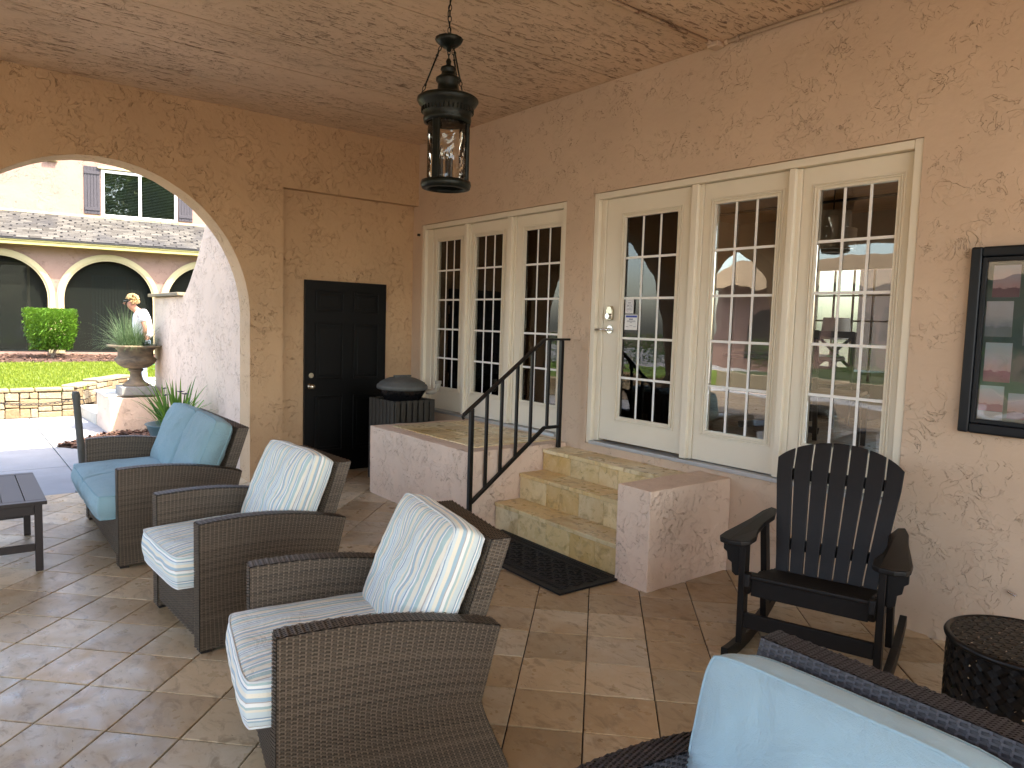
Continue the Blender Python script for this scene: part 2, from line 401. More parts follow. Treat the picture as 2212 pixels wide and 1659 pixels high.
def inst(name, me, parent=None, loc=(0,0,0), rot=(0,0,0), sc=(1,1,1), **kw):
    o = bpy.data.objects.new(name, me); COL.objects.link(o)
    if parent is not None: o.parent = parent
    o.location = loc; o.rotation_euler = rot; o.scale = sc; tag(o, **kw); return o
def copy_tree(o, parent=None):
    c = o.copy(); COL.objects.link(c)
    if parent is not None: c.parent = parent
    for ch in list(o.children): copy_tree(ch, c)
    return c
def rough_box(name, mat, x0, x1, y0, y1, z0, z1, amp=.004, step=.05, parent=None, **kw):
    bm = bmesh.new(); bmesh.ops.create_cube(bm, size=1)
    for v in bm.verts: v.co = Vector((x0 if v.co.x < 0 else x1, y0 if v.co.y < 0 else y1, z0 if v.co.z < 0 else z1))
    for ax in range(3):
        L = (x1-x0, y1-y0, z1-z0)[ax]; n = max(1, int(L/step))-1
        if n < 1: continue
        es = [e for e in bm.edges if abs((e.verts[0].co-e.verts[1].co)[ax]) > L*.9]
        bmesh.ops.subdivide_edges(bm, edges=es, cuts=n, use_grid_fill=True)
    bm.normal_update()
    for v in bm.verts:
        q = noise.noise(v.co*7)+.6*noise.noise(v.co*19)
        edge = len({tuple(round(c) for c in f.normal) for f in v.link_faces}) > 1
        v.co += v.normal*(amp*q-(.004 if edge else 0))
    me = bpy.data.meshes.new(name); bm.to_mesh(me); bm.free(); me.materials.append(mat)
    o = bpy.data.objects.new(name, me); COL.objects.link(o)
    if parent is not None: o.parent = parent
    md = o.modifiers.new('Bevel', 'BEVEL'); md.width = .006; md.segments = 2; md.limit_method = 'ANGLE'; md.angle_limit = rad(50)
    return tag(o, **kw)

H = 3.58
# ================================================================== SETTING
MB().box(-150, 150, -150, 150, -.4, -.06).build('ground', MT['earth'], kind='structure')
# ---- patio floor: diagonal travertine tiles
floor = MB().box(-.36, 9.7, -7.95, 0, -.2, -.010).build('floor', MT['grout'], kind='structure')
FX0, FX1, FY0, FY1 = -.36, 9.7, -7.95, 0.0
def clip(poly, ax, val, keep_gt):
    out = []
    for i, p in enumerate(poly):
        q = poly[(i+1) % len(poly)]
        a = (p[ax] > val) == keep_gt; b = (q[ax] > val) == keep_gt
        if a: out.append(p)
        if a != b:
            t = (val-p[ax])/(q[ax]-p[ax]); out.append((p[0]+(q[0]-p[0])*t, p[1]+(q[1]-p[1])*t))
    return out
def tile_mesh(poly, top=.0, th=.012, ch=.003):
    n = len(poly); cx = sum(p[0] for p in poly)/n; cy = sum(p[1] for p in poly)/n
    inn = []
    for p in poly:
        d = math.hypot(p[0]-cx, p[1]-cy); k = 1-ch*1.4/d; inn.append((cx+(p[0]-cx)*k, cy+(p[1]-cy)*k))
    vs = [(x, y, top-th) for x, y in poly]+[(x, y, top-ch*.6) for x, y in poly]+[(x, y, top) for x, y in inn]
    fs = [tuple(range(2*n, 3*n))]
    for i in range(n):
        j = (i+1) % n; fs += [(i, j, n+j, n+i), (n+i, n+j, 2*n+j, 2*n+i)]
    return vs, fs
ds, dd = .4385, .443; gap = .003
full = None; ntile = 0; rest = MB()
cand = []
for i in range(-30, 30):
    for j in range(-5, 50):
        s0 = 2.475+i*ds; d0 = 6.93-25*dd+j*dd
        g = gap*1.414
        cs = [(s0+g, d0+g), (s0+ds-g, d0+g), (s0+ds-g, d0+dd-g), (s0+g, d0+dd-g)]
        poly = [((s+d)/2, (s-d)/2) for s, d in cs]
        c = (sum(p[0] for p in poly)/4, sum(p[1] for p in poly)/4)
        if not (FX0-.3 < c[0] < FX1+.3 and FY0-.3 < c[1] < FY1+.3): continue
        if .95 < c[0] < 4.2 and c[1] > -.7: continue
        for ax, val, gt in ((0, FX0, True), (0, FX1, False), (1, FY0, True), (1, FY1, False)):
            if poly: poly = clip(poly, ax, val, gt)
        if len(poly) < 3: continue
        A = abs(sum(poly[k][0]*poly[(k+1) % len(poly)][1]-poly[(k+1) % len(poly)][0]*poly[k][1] for k in range(len(poly))))/2
        if A < .0015: continue
        vis = any(seen((p[0], p[1], 0), 1.02) for p in poly)
        cand.append((0 if vis else 1, (Vector((c[0], c[1], 0))-CAM).length, poly, c))
cand.sort(key=lambda t: (t[0], t[1]))
for k, (hid, dist, poly, c) in enumerate(cand):
    poly = poly[::-1]
    A = sum(poly[k2][0]*poly[(k2+1) % len(poly)][1]-poly[(k2+1) % len(poly)][0]*poly[k2][1] for k2 in range(len(poly)))
    if A < 0: poly = poly[::-1]
    if hid or k >= 298:
        vs, fs = tile_mesh(poly); rest.add(vs, fs)
    else:
        vs, fs = tile_mesh([(p[0]-c[0], p[1]-c[1]) for p in poly]); b = MB(); b.add(vs, fs)
        o = inst('tile', b.mesh('tile', MT['tile']), floor, (c[0], c[1], random.uniform(-.0008, .0008)), (random.gauss(0, .0012), random.gauss(0, .0012), 0))
rest.build('far_tiles', MT['tile'], floor, fix=False, kind='stuff')
# ---- walkway outside
walk = MB().box(-60, -.36, -40, 30, -.3, -.035).build('walkway', MT['concrete'], kind='structure')
jx = [-.37, -1.75, -3.05, -4.6, -6.03]
for i in range(4):
    for (ya, yb) in ((-6.4, -3.2), (-3.19, -1.2)):
        poly = [(jx[i]-.008, ya), (jx[i]-.008, yb), (jx[i+1]+.004, yb), (jx[i+1]+.004, ya)]
        MB().prism(poly[::-1], -.03, -.012, 'z').build('slab', MT['concrete'], walk, bevel=.004)
MB().box(-6.0, 9.7, -12.4, -7.97, -.03, -.012).build('courtyard_paving', plain('brown_pavers', (.15, .11, .07), .7, var=.3, scale=4), kind='structure')
MB().box(-6.0, 9.7, -14.1, -12.41, -.03, -.010).build('court_path', MT['concrete'], kind='structure')
MB().box(9.72, 30, -30, 12, -.03, -.012).build('driveway', MT['concrete'], kind='structure')
# ---- ceiling
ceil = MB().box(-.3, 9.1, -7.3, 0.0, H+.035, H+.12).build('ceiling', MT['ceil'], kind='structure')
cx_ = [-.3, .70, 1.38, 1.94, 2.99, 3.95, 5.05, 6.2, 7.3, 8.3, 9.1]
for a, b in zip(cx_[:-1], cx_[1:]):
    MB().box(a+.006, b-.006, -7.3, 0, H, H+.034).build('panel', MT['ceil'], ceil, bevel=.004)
# ---- the house wall with french doors
xa0, xa1, xb0, xb1 = .094, 2.46, 2.79, 5.33
wall = MB()
wall.box(-.3, xa0, 0, .16, -.1, H+.2).box(xa1, xb0, 0, .16, -.1, H+.2).box(xb1, 9.8, 0, .16, -.1, H+.2)
wall.box(xa0, xa1, 0, .16, -.1, .66).box(xa0, xa1, 0, .16, 2.70, H+.2).box(xb0, xb1, 0, .16, -.1, .668).box(xb0, xb1, 0, .16, 2.722, H+.2)
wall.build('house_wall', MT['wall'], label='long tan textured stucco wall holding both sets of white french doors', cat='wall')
# ---- arch wall
def arch_z(y):
    for yc in (-3.13, -6.17):
        t = (y-yc)/1.27
        if abs(t) < 1: return 1.62+1.33*math.sqrt(1-t*t)
    return 0
ys = [-7.6]
for yc in (-6.17, -3.13):
    ys += [yc-1.27*math.cos(math.pi*k/48) for k in range(49)]
ys += [-1.70, -1.535]
aw = MB()
n = len(ys)
def nz(y, z): return .006*noise.noise(Vector((y*9, z*9, 3)))
def lowz(i, side):
    y = ys[i]
    a = arch_z(y-.00001 if side else y+.00001)
    return a
for i in range(n-1):
    y0, y1 = ys[i], ys[i+1]; ym = (y0+y1)/2
    op = arch_z(ym) > 0
    def zz(y):
        if not op: return -.05
        yc = -3.13 if y > -4.65 else -6.17; t = max(-1, min(1, (y-yc)/1.27)); return 1.62+1.33*math.sqrt(max(0, 1-t*t))
    z0, z1 = zz(y0), zz(y1)
    if op: z0 += nz(y0, z0); z1 += nz(y1, z1)
    aw.add([(0, y0, z0), (0, y1, z1), (0, y1, H+.2), (0, y0, H+.2)], [(0, 1, 2, 3)])
    aw.add([(-.3, y0, z0), (-.3, y1, z1), (-.3, y1, H+.2), (-.3, y0, H+.2)], [(3, 2, 1, 0)])
    if op: aw.add([(0, y0, z0), (0, y1, z1), (-.3, y1, z1), (-.3, y0, z0)], [(3, 2, 1, 0)])
for yc in (-3.13, -6.17):
    for s_ in (-1, 1):
        y = yc+1.27*s_; N = 30
        vs = []; fs = []
        for k in range(N+1):
            z = -.05+1.67*k/N; dy = nz(y, z); vs += [(0, y+dy, z), (-.3, y+dy, z)]
        for k in range(N): fs.append((2*k, 2*k+1, 2*k+3, 2*k+2))
        aw.add(vs, fs)
RD = -.10; ZT = 2.915
aw.add([(0, -1.535, ZT), (0, 0, ZT), (0, 0, H+.2), (0, -1.535, H+.2)], [(0, 1, 2, 3)])
aw.add([(RD, -1.535, -.05), (RD, 0, -.05), (RD, 0, ZT), (RD, -1.535, ZT)], [(0, 1, 2, 3)])
aw.add([(0, -1.535, -.05), (RD, -1.535, -.05), (RD, -1.535, ZT), (0, -1.535, ZT)], [(0, 1, 2, 3)])
aw.add([(0, -1.535, ZT), (RD, -1.535, ZT), (RD, 0, ZT), (0, 0, ZT)], [(0, 1, 2, 3)])
aw.add([(-.3, -1.535, -.05), (-.3, .16, -.05), (-.3, .16, H+.2), (-.3, -1.535, H+.2)], [(3, 2, 1, 0)])
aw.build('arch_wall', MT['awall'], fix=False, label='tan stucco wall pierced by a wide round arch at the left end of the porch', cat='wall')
# ---- porch roof, outer columns, upper storey added for shade
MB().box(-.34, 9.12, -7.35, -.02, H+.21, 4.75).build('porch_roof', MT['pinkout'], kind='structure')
MB().box(-.3, 9.9, .0, 7.2, 3.85, 6.3).build('shade_storey', MT['pinkout'], kind='structure')  # unseen solid block above the house, put in to cast shade
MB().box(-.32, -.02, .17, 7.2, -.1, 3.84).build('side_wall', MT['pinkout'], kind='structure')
for (x, y) in ((4.7, -7.1), (8.85, -7.1)):
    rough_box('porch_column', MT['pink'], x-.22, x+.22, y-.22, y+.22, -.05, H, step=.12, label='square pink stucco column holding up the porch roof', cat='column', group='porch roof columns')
MB().box(-.3, 9.1, -7.3, -6.9, 3.05, H-.002).build('sky_block_beam', MT['wall'], bevel=.01, label='added unseen tan beam along the open south side, keeping sky out of the door glass', cat='beam')  # unseen beam, added to cut sky reflections in the door glass
# ---- interior
def inner_room(x0, x1, y1, win=None, door=None):
    b = MB(); z0, z1 = .655, 3.35; y0 = .163
    b.box(x0-.1, x0, y0, y1, z0, z1).box(x1, x1+.1, y0, y1, z0, z1)
    if win:
        a, c, zl, zh = win
        e, f, el, eh = door  # door: unseen opening, added so daylight brightens the room
        b.box(x0, a, y1, y1+.12, z0, z1).box(c, e, y1, y1+.12, z0, z1).box(f, x1, y1, y1+.12, z0, z1).box(a, c, y1, y1+.12, z0, zl).box(a, c, y1, y1+.12, zh, z1).box(e, f, y1, y1+.12, z0, el).box(e, f, y1, y1+.12, eh, z1)
    else: b.box(x0, x1, y1, y1+.12, z0, z1)
    b.box(x0, x1, y0, y0+.02, 2.75, z1)
    b.build('room_wall', MT['interior'], kind='structure')
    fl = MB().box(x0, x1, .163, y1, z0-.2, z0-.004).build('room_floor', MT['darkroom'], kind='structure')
    tm = MB().box(-.245, .245, -.245, .245, -.012, 0).mesh('floor_tile', MT['tile'])
    nx = int((x1-x0)/.5); ny = int((y1-.2)/.5)
    for i in range(nx):
        for j in range(ny): inst('floor_tile', tm, fl, (x0+.25+i*.5, .42+j*.5, z0+.006))
    MB().box(x0, x1, .163, y1, z1, z1+.1).build('room_ceiling', MT['woodceil'], kind='structure')
    for k in range(1, 5):
        MB().box(x0, x1, .2+k*(y1-.2)/5-.02, .2+k*(y1-.2)/5+.02, z1-.03, z1-.001).build('ceiling_joint', MT['darkwood'], kind='structure')
inner_room(0.0, 9.0, 6.0, (1.35, 2.50, 1.10, 2.56), (4.9, 8.7, .75, 2.95))
rw = thing('room_window', 'bright gridded window on the far side of the dining room', 'window', (1.925, 6.0, 1.83))
MB().box(-.57, .57, .05, .07, -.72, .72).build('glass_pane', MT['wglass'], rw)
for k in range(-1, 2): MB().box(k*.285-.012, k*.285+.012, .02, .045, -.72, .72).build('muntin', MT['cream'], rw)
for k in range(-1, 2): MB().box(-.57, .57, .0, .018, k*.36-.012, k*.36+.012).build('muntin', MT['cream'], rw)
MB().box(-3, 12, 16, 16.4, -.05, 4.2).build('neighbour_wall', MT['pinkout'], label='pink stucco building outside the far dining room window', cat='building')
# dining set in room
ZF = .664
dt = thing('dining_table', 'round dark wood dining table inside behind the rightmost glass door', 'table', (3.15, 2.3, ZF))
MB().lathe([(0, .72), (.55, .72), (.57, .735), (.57, .75), (.55, .765), (0, .765)], 32).build('tabletop', MT['darkwood'], dt, smooth=False)
MB().lathe([(.06, .03), (.09, .1), (.05, .3), (.08, .6), (.05, .719)], 16).build('pedestal', MT['darkwood'], dt, smooth=True)
for k in range(4):
    a = k*math.pi/2+.4
    MB().bar((0, 0, .08), (.38*math.cos(a), .38*math.sin(a), .03), .05, .06).build('foot', MT['darkwood'], dt)
def dchair(x, y, rz, label):
    t = thing('dining_chair', label, 'chair', (x, y, ZF), rz, 'dining chairs in the room behind the glass')
    for sx in (-1, 1):
        MB().bar((sx*.2, -.2, 0), (sx*.2, -.2, .43), .04, .04).build('leg', MT['darkwood'], t)
        MB().bar((sx*.2, .2, 0), (sx*.2, .24, 1.0), .04, .035).build('leg', MT['darkwood'], t)
    MB().box(-.23, .23, -.23, .22, .43, .45).build('seat', MT['darkwood'], t, bevel=.005)
    MB().box(-.21, .21, -.21, .19, .451, .485).build('seat_pad', MT['seatpad'], t, bevel=.012)
    MB().bar((-.2, .235, .97), (.2, .235, .97), .03, .07).build('top_rail', MT['darkwood'], t)
    MB().bar((-.2, .22, .6), (.2, .22, .6), .03, .04).build('lower_rail', MT['darkwood'], t)
    for a in (-1, 1): MB().bar((-.18*a, .225+.004*a, .62), (.18*a, .235+.004*a, .94), .02, .03).build('cross_bar', MT['darkwood'], t)
dchair(3.95, 1.9, 1.9, 'dark cross-back dining chair with pad seen through the rightmost glass door, nearest')
dchair(3.1, 3.2, .1, 'dark cross-back dining chair on the far side of the indoor table')
dchair(2.5, 1.5, 3.9, 'dark cross-back dining chair at the left of the indoor table')
pl = thing('pendant_lamp', 'two-tier round metal mesh pendant lamp hanging indoors behind the rightmost door', 'lamp', (3.75, 2.0, 2.38))
MB().lathe([(.20, 0), (.20, .18)], 32).lathe([(.15, .19), (.15, .33)], 32).build('lamp_shade', MT['shade'], pl, smooth=True)
MB().tube([(.2*math.cos(t/5), .2*math.sin(t/5), 0) for t in range(32)], .006, 6, closed=True).build('ring', MT['chrome'], pl)
MB().tube([(0, 0, .33), (0, 0, .9)], .006, 6).build('cord', MT['black'], pl)
fl = thing('table_lamp', 'table lamp with pale drum shade indoors behind the rightmost door', 'lamp', (2.62, 4.3, ZF+.55))
MB().lathe([(.0, 0), (.08, 0), (.03, .05), (.05, .2), (.015, .38)], 16).build('base', MT['darkwood'], fl, smooth=True)
MB().lathe([(.17, .36), (.15, .62)], 24).build('lamp_shade', MT['paper'], fl, smooth=True)
MB().box(2.2, 3.2, 4.05, 4.55, ZF, ZF+.548).build('sideboard', MT['darkwood'], bevel=.01, label='low dark sideboard under the indoor table lamp', cat='sideboard')
# ---- door frames and french doors
def door_set(name, x0, x1, z1, slabs, label, sillz):
    t = thing(name, label, 'door frame', (x0, 0, sillz))
    L = x1-x0; Ht = z1-sillz
    ed = [0]+[v for s in slabs for v in (s[0]-x0, s[1]-x0)]+[L]
    for k in range(0, len(ed), 2):
        a, b = ed[k], ed[k+1]; w = b-a
        if w <= .005: continue
        nm = 'jamb' if k in (0, len(ed)-2) else 'mullion'
        if nm == 'mullion':
            m_ = MB().box(a+.002, b-.002, .045, .12, .03, Ht-.055); m_.box(a+.012, b-.03, .012, .0449, .03, Ht-.055)
        elif k == 0:
            m_ = MB().box(a+.002, a+min(.05, w), .008, .12, 0, Ht-.002)
            if w > .055: m_.box(a+.052, b-.002, .045, .12, .03, Ht-.055)
        else:
            m_ = MB().box(b-min(.05, w), b-.002, .008, .12, 0, Ht-.002)
            if w > .055: m_.box(a+.002, b-.052, .045, .12, .03, Ht-.055)
        m_.build(nm, MT['cream'], t, bevel=.004)
    MB().box(.052, L-.052, .010, .12, Ht-.052, Ht-.004).build('head', MT['cream'], t, bevel=.004)
    MB().box(.052, L-.052, -.012, .12, 0, .026).build('threshold', MT['alu'], t, bevel=.003)
    return t
DOORS = []
def french_door(x0, x1, z0, z1, g0, g1, gz0, gz1, label, hw=False):
    t = thing('french_door', label, 'door', (x0, .055, z0), 0, 'white french doors along the house wall')
    L = x1-x0; Hh = z1-z0; a, b, c, d = g0-x0, g1-x0, gz0-z0, gz1-z0
    s = MB()
    s.box(.003, a, 0, .045, .003, Hh-.003).box(b, L-.003, 0, .045, .003, Hh-.003).box(a, b, 0, .045, .003, c).box(a, b, 0, .045, d, Hh-.003)
    # butt-jointed stiles and rails
    s.build('slab', MT['cream'], t)
    mo = MB()
    def ring(o, w, y):
        mo.box(a-o, a-o+w, -y, -.0005, c-o, d+o).box(b+o-w, b+o, -y, -.0005, c-o, d+o)
        mo.box(a-o+w, b+o-w, -y, -.0005, c-o, c-o+w).box(a-o+w, b+o-w, -y, -.0005, d+o-w, d+o)
    ring(.042, .010, .008); ring(.026, .008, .013); ring(.012, .014, .006)
    mo.build('moulding', MT['cream'], t, bevel=.0025)
    MB().box(a+.001, b-.001, .018, .022, c+.001, d-.001).build('glass_pane', MT['glass'], t)
    w = (b-a)/3; h = (d-c)/5
    for k in (1, 2): MB().box(a+k*w-.009, a+k*w+.009, .0135, .0165, c+.002, d-.002).build('muntin', MT['white'], t, bevel=.001)
    for k in (1, 2, 3, 4): MB().box(a+.002, b-.002, .0100, .0130, c+k*h-.009, c+k*h+.009).build('muntin', MT['white'], t, bevel=.001)
    return t
ZS = .69
door_set('door_frame', xa0, xa1, 2.70, [(.25, .89), (.975, 1.615), (1.72, 2.41)], 'cream frame around the left set of three french doors beside the black door', .661)
door_set('door_frame', xb0, xb1, 2.722, [(2.895, 3.755), (3.85, 4.515), (4.60, 5.275)], 'cream frame around the right set of three french doors above the steps', .669)
french_door(.25, .89, ZS, 2.645, .345, .785, .935, 2.505, 'leftmost cream french door of the left set, nearest the corner')
french_door(.975, 1.615, ZS, 2.645, 1.05, 1.505, .935, 2.505, 'middle cream french door of the left set')
french_door(1.72, 2.41, ZS, 2.645, 1.845, 2.345, .93, 2.505, 'rightmost cream french door of the left set, behind the handrail top')
d1 = french_door(2.895, 3.755, .715, 2.668, 3.10, 3.625, .921, 2.505, 'cream french door with lever, deadbolt and white stickers above the steps')
french_door(3.85, 4.515, .70, 2.668, 3.95, 4.433, .923, 2.518, 'middle cream french door of the right set')
french_door(4.60, 5.275, .70, 2.668, 4.712, 5.188, .940, 2.52, 'rightmost cream french door of the right set, behind the rocking chair')
# door hardware on d1
o = MB()
prof = [(-.03, -.055), (.03, -.055), (.036, -.03), (.036, .03), (.02, .06), (-.02, .06), (-.036, .03), (-.036, -.03)]
o.prism([(p[0]+.085, p[1]+1.035) for p in prof], -.028, -.001, 'y'); lk = o.build('deadbolt', MT['brass'], d1, bevel=.006)
MB().tube([(.085, -.028, 1.012), (.085, -.048, 1.012)], .022, 16).build('cylinder', MT['chrome'], lk, smooth=False)
o = MB().tube([(.085, -.001, .905), (.085, -.012, .905)], .033, 20); hd = o.build('handle', MT['chrome'], d1)
MB().tube([(.085, -.012, .905), (.085, -.05, .905), (.075, -.058, .905), (-.03, -.058, .90)], .010, 10).build('lever', MT['chrome'], hd, smooth=True)
def sticker(x0, x1, z0, z1, kind):
    s = MB().box(x0, x1, .0060, .0066, z0, z1).build('sticker', MT['paper'], d1, label='white window sticker with shield badge' if kind == 0 else 'white notice sticker with blue band')
    def bar_(a, b, c, d_, m): MB().box(a, b, .0050, .0056, c, d_).build('print_line', m, s)
    W_ = x1-x0; H_ = z1-z0
    if kind == 1:
        bar_(x0+.01, x1-.006, z1-.022, z1-.006, MT['stblue'])
        bar_(x0+W_*.34, x0+W_*.64, z1-.040, z1-.031, MT['ink'])
        for k, (a, b) in enumerate(((.18, .84), (.17, .85), (.42, .58), (.4, .6), (.1, .3), (.7, .92))):
            zc = (z1-.050, z1-.057, z1-.064, z1-.088, z1-.096, z1-.096)[k]
            bar_(x0+W_*a, x0+W_*b, zc, zc+.003, MT['ink'])
    else:
        pts = [(-.38, .42), (-.2, .40), (0, .46), (.2, .40), (.38, .42), (.42, .1), (.36, -.3), (.15, -.40), (0, -.46), (-.15, -.40), (-.36, -.3), (-.42, .1)]
        MB().tube([(x0+W_*(.5+p[0]), .0052, z0+H_*(.5+p[1]*.96)) for p in pts], .0009, 4, closed=True).build('shield_outline', MT['ink'], s)
        bar_(x0+W_*.3, x0+W_*.7, z1-.03, z1-.025, MT['ink']); bar_(x0+W_*.22, x0+W_*.78, z0+.035, z0+.038, MT['ink']); bar_(x0+W_*.2, x0+W_*.8, z0+.026, z0+.029, MT['ink'])
    return s
s1 = sticker(3.128-2.895, 3.215-2.895, 1.752-.715, 1.862-.715, 0)
s2 = sticker(3.128-2.895, 3.262-2.895, 1.622-.715, 1.742-.715, 1)
def text(name, body, size, mat, parent, loc, rot):
    cu = bpy.data.curves.new(name, 'FONT'); cu.body = body; cu.size = size; cu.align_x = 'CENTER'; cu.extrude = .0004
    o = bpy.data.objects.new(name+'_tmp', cu); COL.objects.link(o)
    bpy.context.view_layer.update()
    me = bpy.data.meshes.new_from_object(o); bpy.data.objects.remove(o); me.materials.clear(); me.materials.append(mat)
    q = bpy.data.objects.new(name, me); COL.objects.link(q); q.parent = parent; q.location = loc; q.rotation_euler = rot; return q
text('lettering', 'PCS', .030, MT['ink'], s1, (3.1715-2.895, .0053, 1.800-.715), (rad(90), 0, 0))
# small things on the house wall
MB().tube([(.045, -.004, 2.595), (.045, -.03, 2.595)], .014, 10).build('wall_hook', MT['black'], label='tiny black hook on the wall beside the left door frame top', cat='hook')
MB().tube([(5.905, -.012, .368), (5.945, -.018, .356)], .009, 8).build('wall_clip', MT['chrome'], bevel=.001, label='small silver clip low on the wall right of the rocking chair', cat='clip')
# ---- black storage door
bd = thing('storage_door', 'black six-panel storage door in the recess at the end of the porch', 'door', (RD, -1.281, 0))
b = MB().box(.002, .036, 0, .933, .01, 2.03)
b.build('slab', MT['blackdoor'], bd, bevel=.003)
for (a, c) in ((.115, .425), (.545, .842)):
    for (z0, z1) in ((1.71, 1.925), (1.005, 1.592), (.24, .825)):
        p_ = MB()
        for (q0, q1, q2, q3) in ((a, a+.014, z0, z1), (c-.014, c, z0, z1), (a+.014, c-.014, z0, z0+.014), (a+.014, c-.014, z1-.014, z1)):
            p_.box(.0362, .052, q0, q1, q2, q3)
        p_.box(.0362, .0425, a+.045, c-.045, z0+.045, z1-.045)
        p_.build('door_panel', MT['blackdoor'], bd, bevel=.004)
MB().tube([(.036, .068, 1.045), (.05, .068, 1.045)], .028, 18).tube([(.05, .068, 1.045), (.058, .068, 1.045)], .018, 18).build('deadbolt', MT['brass'], bd)
_kb = MB().lathe([(.0, .075), (.020, .073), (.030, .060), (.030, .048), (.012, .036), (.012, .012), (.034, .008), (.034, 0)], 20)
kb = _kb.build('knob', MT['brass'], bd, smooth=True); kb.rotation_euler = (0, rad(90), 0); kb.location = (.036, .066, .93)
for z in (.25, 1.0, 1.79):
    MB().tube([(.030, .944, z-.05), (.030, .944, z+.05)], .011, 10).build('hinge', MT['hinge'], bd)
# ---- landing block, steps, cheek wall, railing
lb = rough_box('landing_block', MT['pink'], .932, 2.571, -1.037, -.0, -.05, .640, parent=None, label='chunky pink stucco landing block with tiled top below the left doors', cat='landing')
step_tile = MT['steptile']
def tbox(x0, x1, y0, y1, z0, z1, parent, name='tile', mat=None):
    cx, cy, cz = (x0+x1)/2, (y0+y1)/2, (z0+z1)/2
    b = MB().box(x0-cx, x1-cx, y0-cy, y1-cy, z0-cz, z1-cz); o = b.build(name, mat or step_tile, parent, bevel=.0025, seg=1); o.location = (cx, cy, cz)
    o.rotation_euler = (random.gauss(0, .002), random.gauss(0, .002), 0); return o
xs = [1.09, 1.38, 1.685, 1.99, 2.29, 2.44]; yy = [-.88, -.58, -.28, -.004]
for i in range(5):
    for j in range(3): tbox(xs[i]+.002, xs[i+1]-.002, yy[j]+.002, yy[j+1]-.002, .630, .648, lb)
SX0, SX1 = 2.578, 3.950
st = thing('front_steps', 'three travertine steps climbing to the right set of french doors', 'steps', (0, 0, 0))
core = MB().box(SX0, SX1, -.745, 0, -.05, .18).box(SX0, SX1, -.50, 0, .181, .39).box(SX0, SX1, -.257, 0, .391, .57); core.build('core', MT['grout'], st)
for k, (yf, yb_, zt, zl) in enumerate(((-.766, -.500, .215, 0), (-.521, -.257, .427, .215), (-.279, -.001, .606, .427))):
    cuts = {0: [0, .29, .62, .88, 1.13, 1.372], 1: [0, .33, .70, .96, 1.372], 2: [0, .34, .66, .86, 1.372]}[k]
    for a, b_ in zip(cuts[:-1], cuts[1:]): tbox(SX0+a+.001, SX0+b_-.001, yf+.006, yf+.022, zl+.001, zt-.033, st, 'riser_tile')
    cuts = {0: [0, .31, .62, .93, 1.372], 1: [0, .31, .60, .93, 1.372], 2: [0, .31, .62, .92, 1.22, 1.372]}[k]
    for a, b_ in zip(cuts[:-1], cuts[1:]): tbox(SX0+a+.001, SX0+b_-.001, yf-.004, yb_, zt-.030, zt, st, 'tread_tile')
MB().box(SX0-.001, SX1+.24, -.12, -.002, .606, .640).box(SX1, SX1+.24, -.12, -.002, .60, .636)
rough_box('cheek_wall', MT['pink'], 3.955, 4.238, -.824, 0.0, -.05, .640, label='low pink stucco cheek wall at the right end of the steps', cat='wall')
# railing
hr = thing('handrail', 'black metal handrail with square balusters beside the steps', 'railing', (2.603, 0, 0))
top = [(0, -1.106, .938), (0, -.318, 1.523), (0, -.05, 1.525)]
for a, b_ in zip(top[:-1], top[1:]): MB().bar(a, b_, .042, .018).build('top_rail', MT['black'], hr, bevel=.004)
MB().tube([(0, -1.10, .942), (0, -1.118, .922), (0, -1.108, .908)], .012, 8).build('rail_curl', MT['black'], hr, smooth=True)
bot = [(0, -1.02, .245), (0, -.294, .788), (0, -.145, .788)]
for a, b_ in zip(bot[:-1], bot[1:]): MB().bar(a, b_, .026, .026).build('bottom_rail', MT['black'], hr, bevel=.002)
def topz(y): return .938+(y+1.106)*.7424 if y < -.318 else 1.523
def botz(y): return .245+(y+1.02)*.748 if y < -.294 else .788
for y, post in ((-1.035, 1), (-.89, 0), (-.745, 0), (-.594, 0), (-.445, 0), (-.267, 0), (-.13, 1)):
    w = .032 if post else .022
    z0 = (0.0 if y < -1 else .608) if post else botz(y)
    MB().box(-w/2, w/2, y-w/2, y+w/2, z0, topz(y)-.008).build('post' if post else 'baluster', MT['black'], hr, bevel=.002)
# doormat
dm = thing('doormat', 'dark rubber doormat with scroll pattern at the foot of the steps', 'mat', (3.33, -1.04, .002), rad(-1.5))
MB().box(-.655, .655, -.258, .262, 0, .008).build('base', MT['mat'], dm, bevel=.003)
b = MB().box(-.655, .655, -.258, -.225, .0081, .013).box(-.655, .655, .229, .262, .0081, .013).box(-.655, -.622, -.225, .229, .0081, .013).box(.622, .655, -.225, .229, .0081, .013)
b.box(-.60, .60, -.165, -.150, .0081, .012).box(-.60, .60, .155, .170, .0081, .012)
b.build('border', MT['mat'], dm, bevel=.002)
b = MB()
for i in range(15):
    for j in range(5):
        cx = -.56+i*.08; cy = -.12+j*.062; sg = 1 if (i+j) % 2 else -1
        b.tube([(cx+sg*(.006+.0045*t)*math.cos(t*.9), cy+(.006+.0045*t)*math.sin(t*.9), .010) for t in range(9)], .0032, 4, caps=False)
for i in range(40): 
    for yy_ in (-.195, .199): b.tube([(-.59+i*.03, yy_-.014, .009), (-.575+i*.03, yy_+.014, .009)], .003, 4, caps=False)
b.build('scroll_pattern', MT['mat'], dm, kind='stuff')
